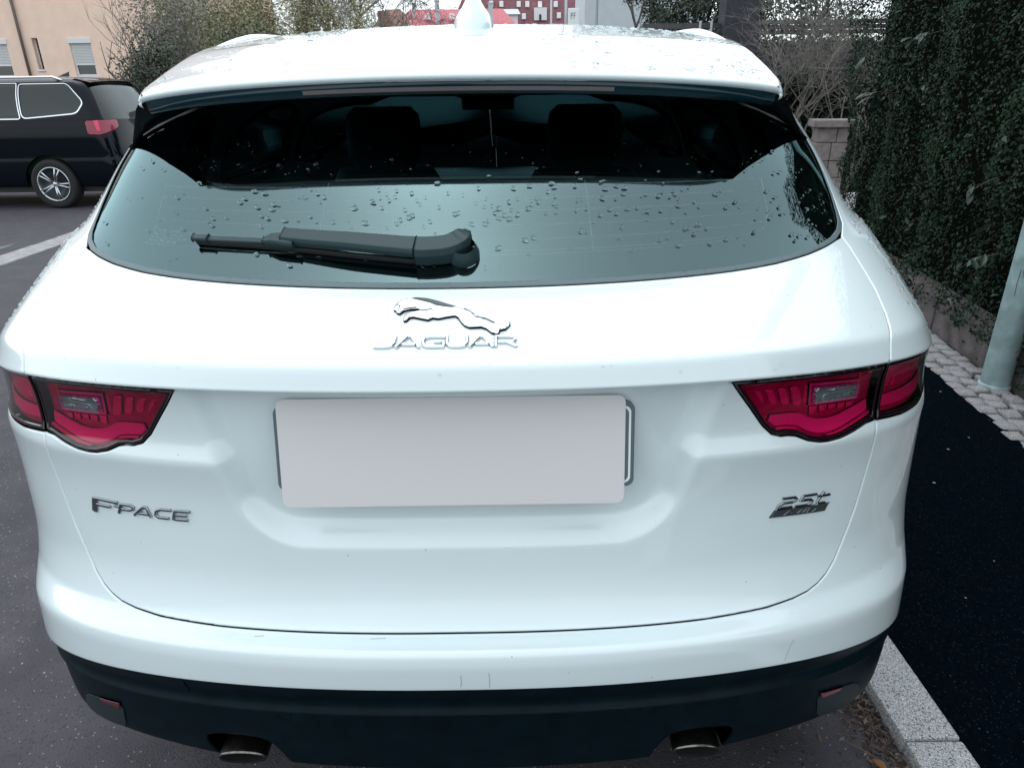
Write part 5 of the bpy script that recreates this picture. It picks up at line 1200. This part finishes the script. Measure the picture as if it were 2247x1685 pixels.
def march(yc, r=.40): return [M.side_st(yc+r*math.cos(a), MZ+r*math.sin(a)) for a in np.linspace(math.pi+.1, -.1, 25)]
base = [(0, .002)]
for yc in MW: base += [(s, max(t, .002)) for s, t in march(yc)]
base += [(M.SM-.002, .002), (M.SM-.002, M.T[-1]-.002), (0, M.T[-1]-.002)]
mout = base+[(-a, b_) for a, b_ in base[::-1] if abs(a) > 1e-9]
def mwin(y0, y1, z0, z1, sl=0.0, bk=0.0): return rcorner([M.side_st(y0, z0+bk+.14), M.side_st(y0+.12, z0+bk), M.side_st(y1, z0), M.side_st(y1, z1), M.side_st(y0+sl, z1)] if sl else [M.side_st(y0, z0), M.side_st(y1, z0), M.side_st(y1, z1), M.side_st(y0, z1)], .07 if sl else .02)
MWIN = [mwin(.42, 1.33, 1.24, 1.68, .22, .06), mwin(1.37, 2.35, 1.235, 1.69), mwin(2.39, 3.3, 1.235, 1.68)]
t6, t8 = M.K['M6'], M.K['M8']; RG = rcorner([(-.86, t6-.03), (.86, t6-.03), (.78, t8-.01), (-.78, t8-.01)], .06); LP_ = rcorner([(.60, M.K['M5']+.08), (.88, M.K['M5']+.08), (1.10, M.K['M5']+.075), (1.12, M.K['M5']-.12), (.95, M.K['M5']-.125), (.62, M.K['M5']-.03)], .04)
mh_ = [q for w_ in MWIN for q in (w_, mir(w_))]+[RG, LP_, mir(LP_)]
skin('body', M, mout, 'black_paint', mv, holes=mh_, S=mS, Tl=mT, edge=.03, roll=.006, skirt=.02)
for w_ in MWIN:
    for q in (w_, mir(w_)):
        g_ = skin('side_window', M, q, 'car_glass', mv, off=-.006, edge=.04, ds=.08, dt=.06); skin('chrome_strip', M, inset(q, -.012), 'chrome_trim', g_, holes=[inset(q, .003)], off=.004, edge=.03, ds=.1, dt=.1)
skin('rear_window', M, RG, 'car_glass', mv, off=-.006, edge=.04, ds=.08, dt=.05)
for q in (LP_, mir(LP_)):
    g_ = skin('tail_lamp', M, inset(q, .002), 'red_lamp', mv, off=.004, roll=.006, skirt=.02, edge=.02, ds=.05, dt=.03)
    sgn = 1 if q is LP_ else -1; bb = [(.93, M.K['M5']+.07), (.985, M.K['M5']+.07), (.985, M.K['M5']-.06), (.945, M.K['M5']-.08)]; skin('light_bar', M, bb if sgn > 0 else mir(bb), 'red_lamp_bright', g_, off=.007, edge=.02, ds=.04, dt=.03)
    rr = [(.50, M.K['M2']-.06), (.84, M.K['M2']-.05), (.84, M.K['M2']-.09), (.50, M.K['M2']-.09)]; skin('bumper_reflector', M, rr if sgn > 0 else mir(rr), 'red_lamp', mv, off=.004, edge=.02, ds=.04, dt=.03)
    rl = MB(); rl.tube([Vector(M.F(sgn*s_, M.K['M9']-.05))+Vector((0, 0, .045 if 0 < i < 13 else .0)) for i, s_ in enumerate(np.linspace(1.15, 3.6, 14))], .017, 8); rl.build('roof_rail', 'chrome_trim', mv, True)
b = MB(); G = [[Vector((x, .33+.02*k, 1.725-.02*k-.05*abs(x)**2)) for x in np.linspace(-.70, .70, 15)] for k in (0, .3)]; G.append([Vector((x, .62, 1.775-.03*abs(x)**2)) for x in np.linspace(-.68, .68, 15)]); b.grid(G); b.build('spoiler', 'black_paint', mv, True)
b = MB(); b.add([(-.02, 1.05, 1.79), (.02, 1.05, 1.79), (.0, 1.22, 1.79), (0, 1.02, 1.86)], [(0, 1, 3), (1, 2, 3), (2, 0, 3)]); b.build('roof_aerial', 'black_trim', mv)
b = MB(); b.box(-.80, .80, .35, 4.4, .22, .5); b.build('floor_pan', 'black_trim', mv)
b = MB(); b.box(-.75, .75, 1.2, 1.3, .6, 1.35); b.box(-.75, .75, 2.0, 2.15, .6, 1.40); b.box(-.8, .8, .5, 3.4, .5, .9); b.build('seats', 'mpv_interior', mv)
tx = strokes(M, [[(.42+.03*k, M.K['M4']+.03), (.44+.03*k, M.K['M4']+.03)] for k in range(4)], .018, .008); tx.build('model_badge', 'chrome_trim', mv)
w0 = None
for yc in MW:
    for sgn in (1, -1):
        if w0 is None:
            w0 = empty('wheel', parent=mv); b = MB(); b.lathe([(.22, -.10), (.29, -.115), (.33, -.105), (.343, -.07), (.345, .07), (.33, .105), (.29, .115), (.235, .10)], 40, 'X'); b.build('tyre', 'tyre', w0, True)
            b = MB(); b.lathe([(.240, .100), (.232, .108), (.222, .100), (.215, .03), (.06, -.02), (0, -.02)], 36, 'X'); b.build('rim_barrel', 'grey_dark', w0, True)
            b = MB(); b.lathe([(.0, .088), (.038, .088), (.048, .07), (.05, .03)], 20, 'X'); b.lathe([(.243, .098), (.240, .112), (.228, .112), (.222, .098)], 40, 'X')
            for k in range(5):
                for d in (-.14, .14):
                    a_ = 2*math.pi*k/5+.3; b.tube([Vector((.080, .035*math.cos(a_+d*2), .035*math.sin(a_+d*2))), Vector((.098, .13*math.cos(a_+d*.9), .13*math.sin(a_+d*.9))), Vector((.100, .230*math.cos(a_+d), .230*math.sin(a_+d)))], [.015, .012, .014], 6)
            b.build('spokes', 'alloy', w0, True); o = w0
        else: o = copy_tree(w0, mv)
        o.location = (sgn*.845, yc, MZ); o.rotation_euler = (.4*sgn, 0, 0 if sgn > 0 else math.pi)
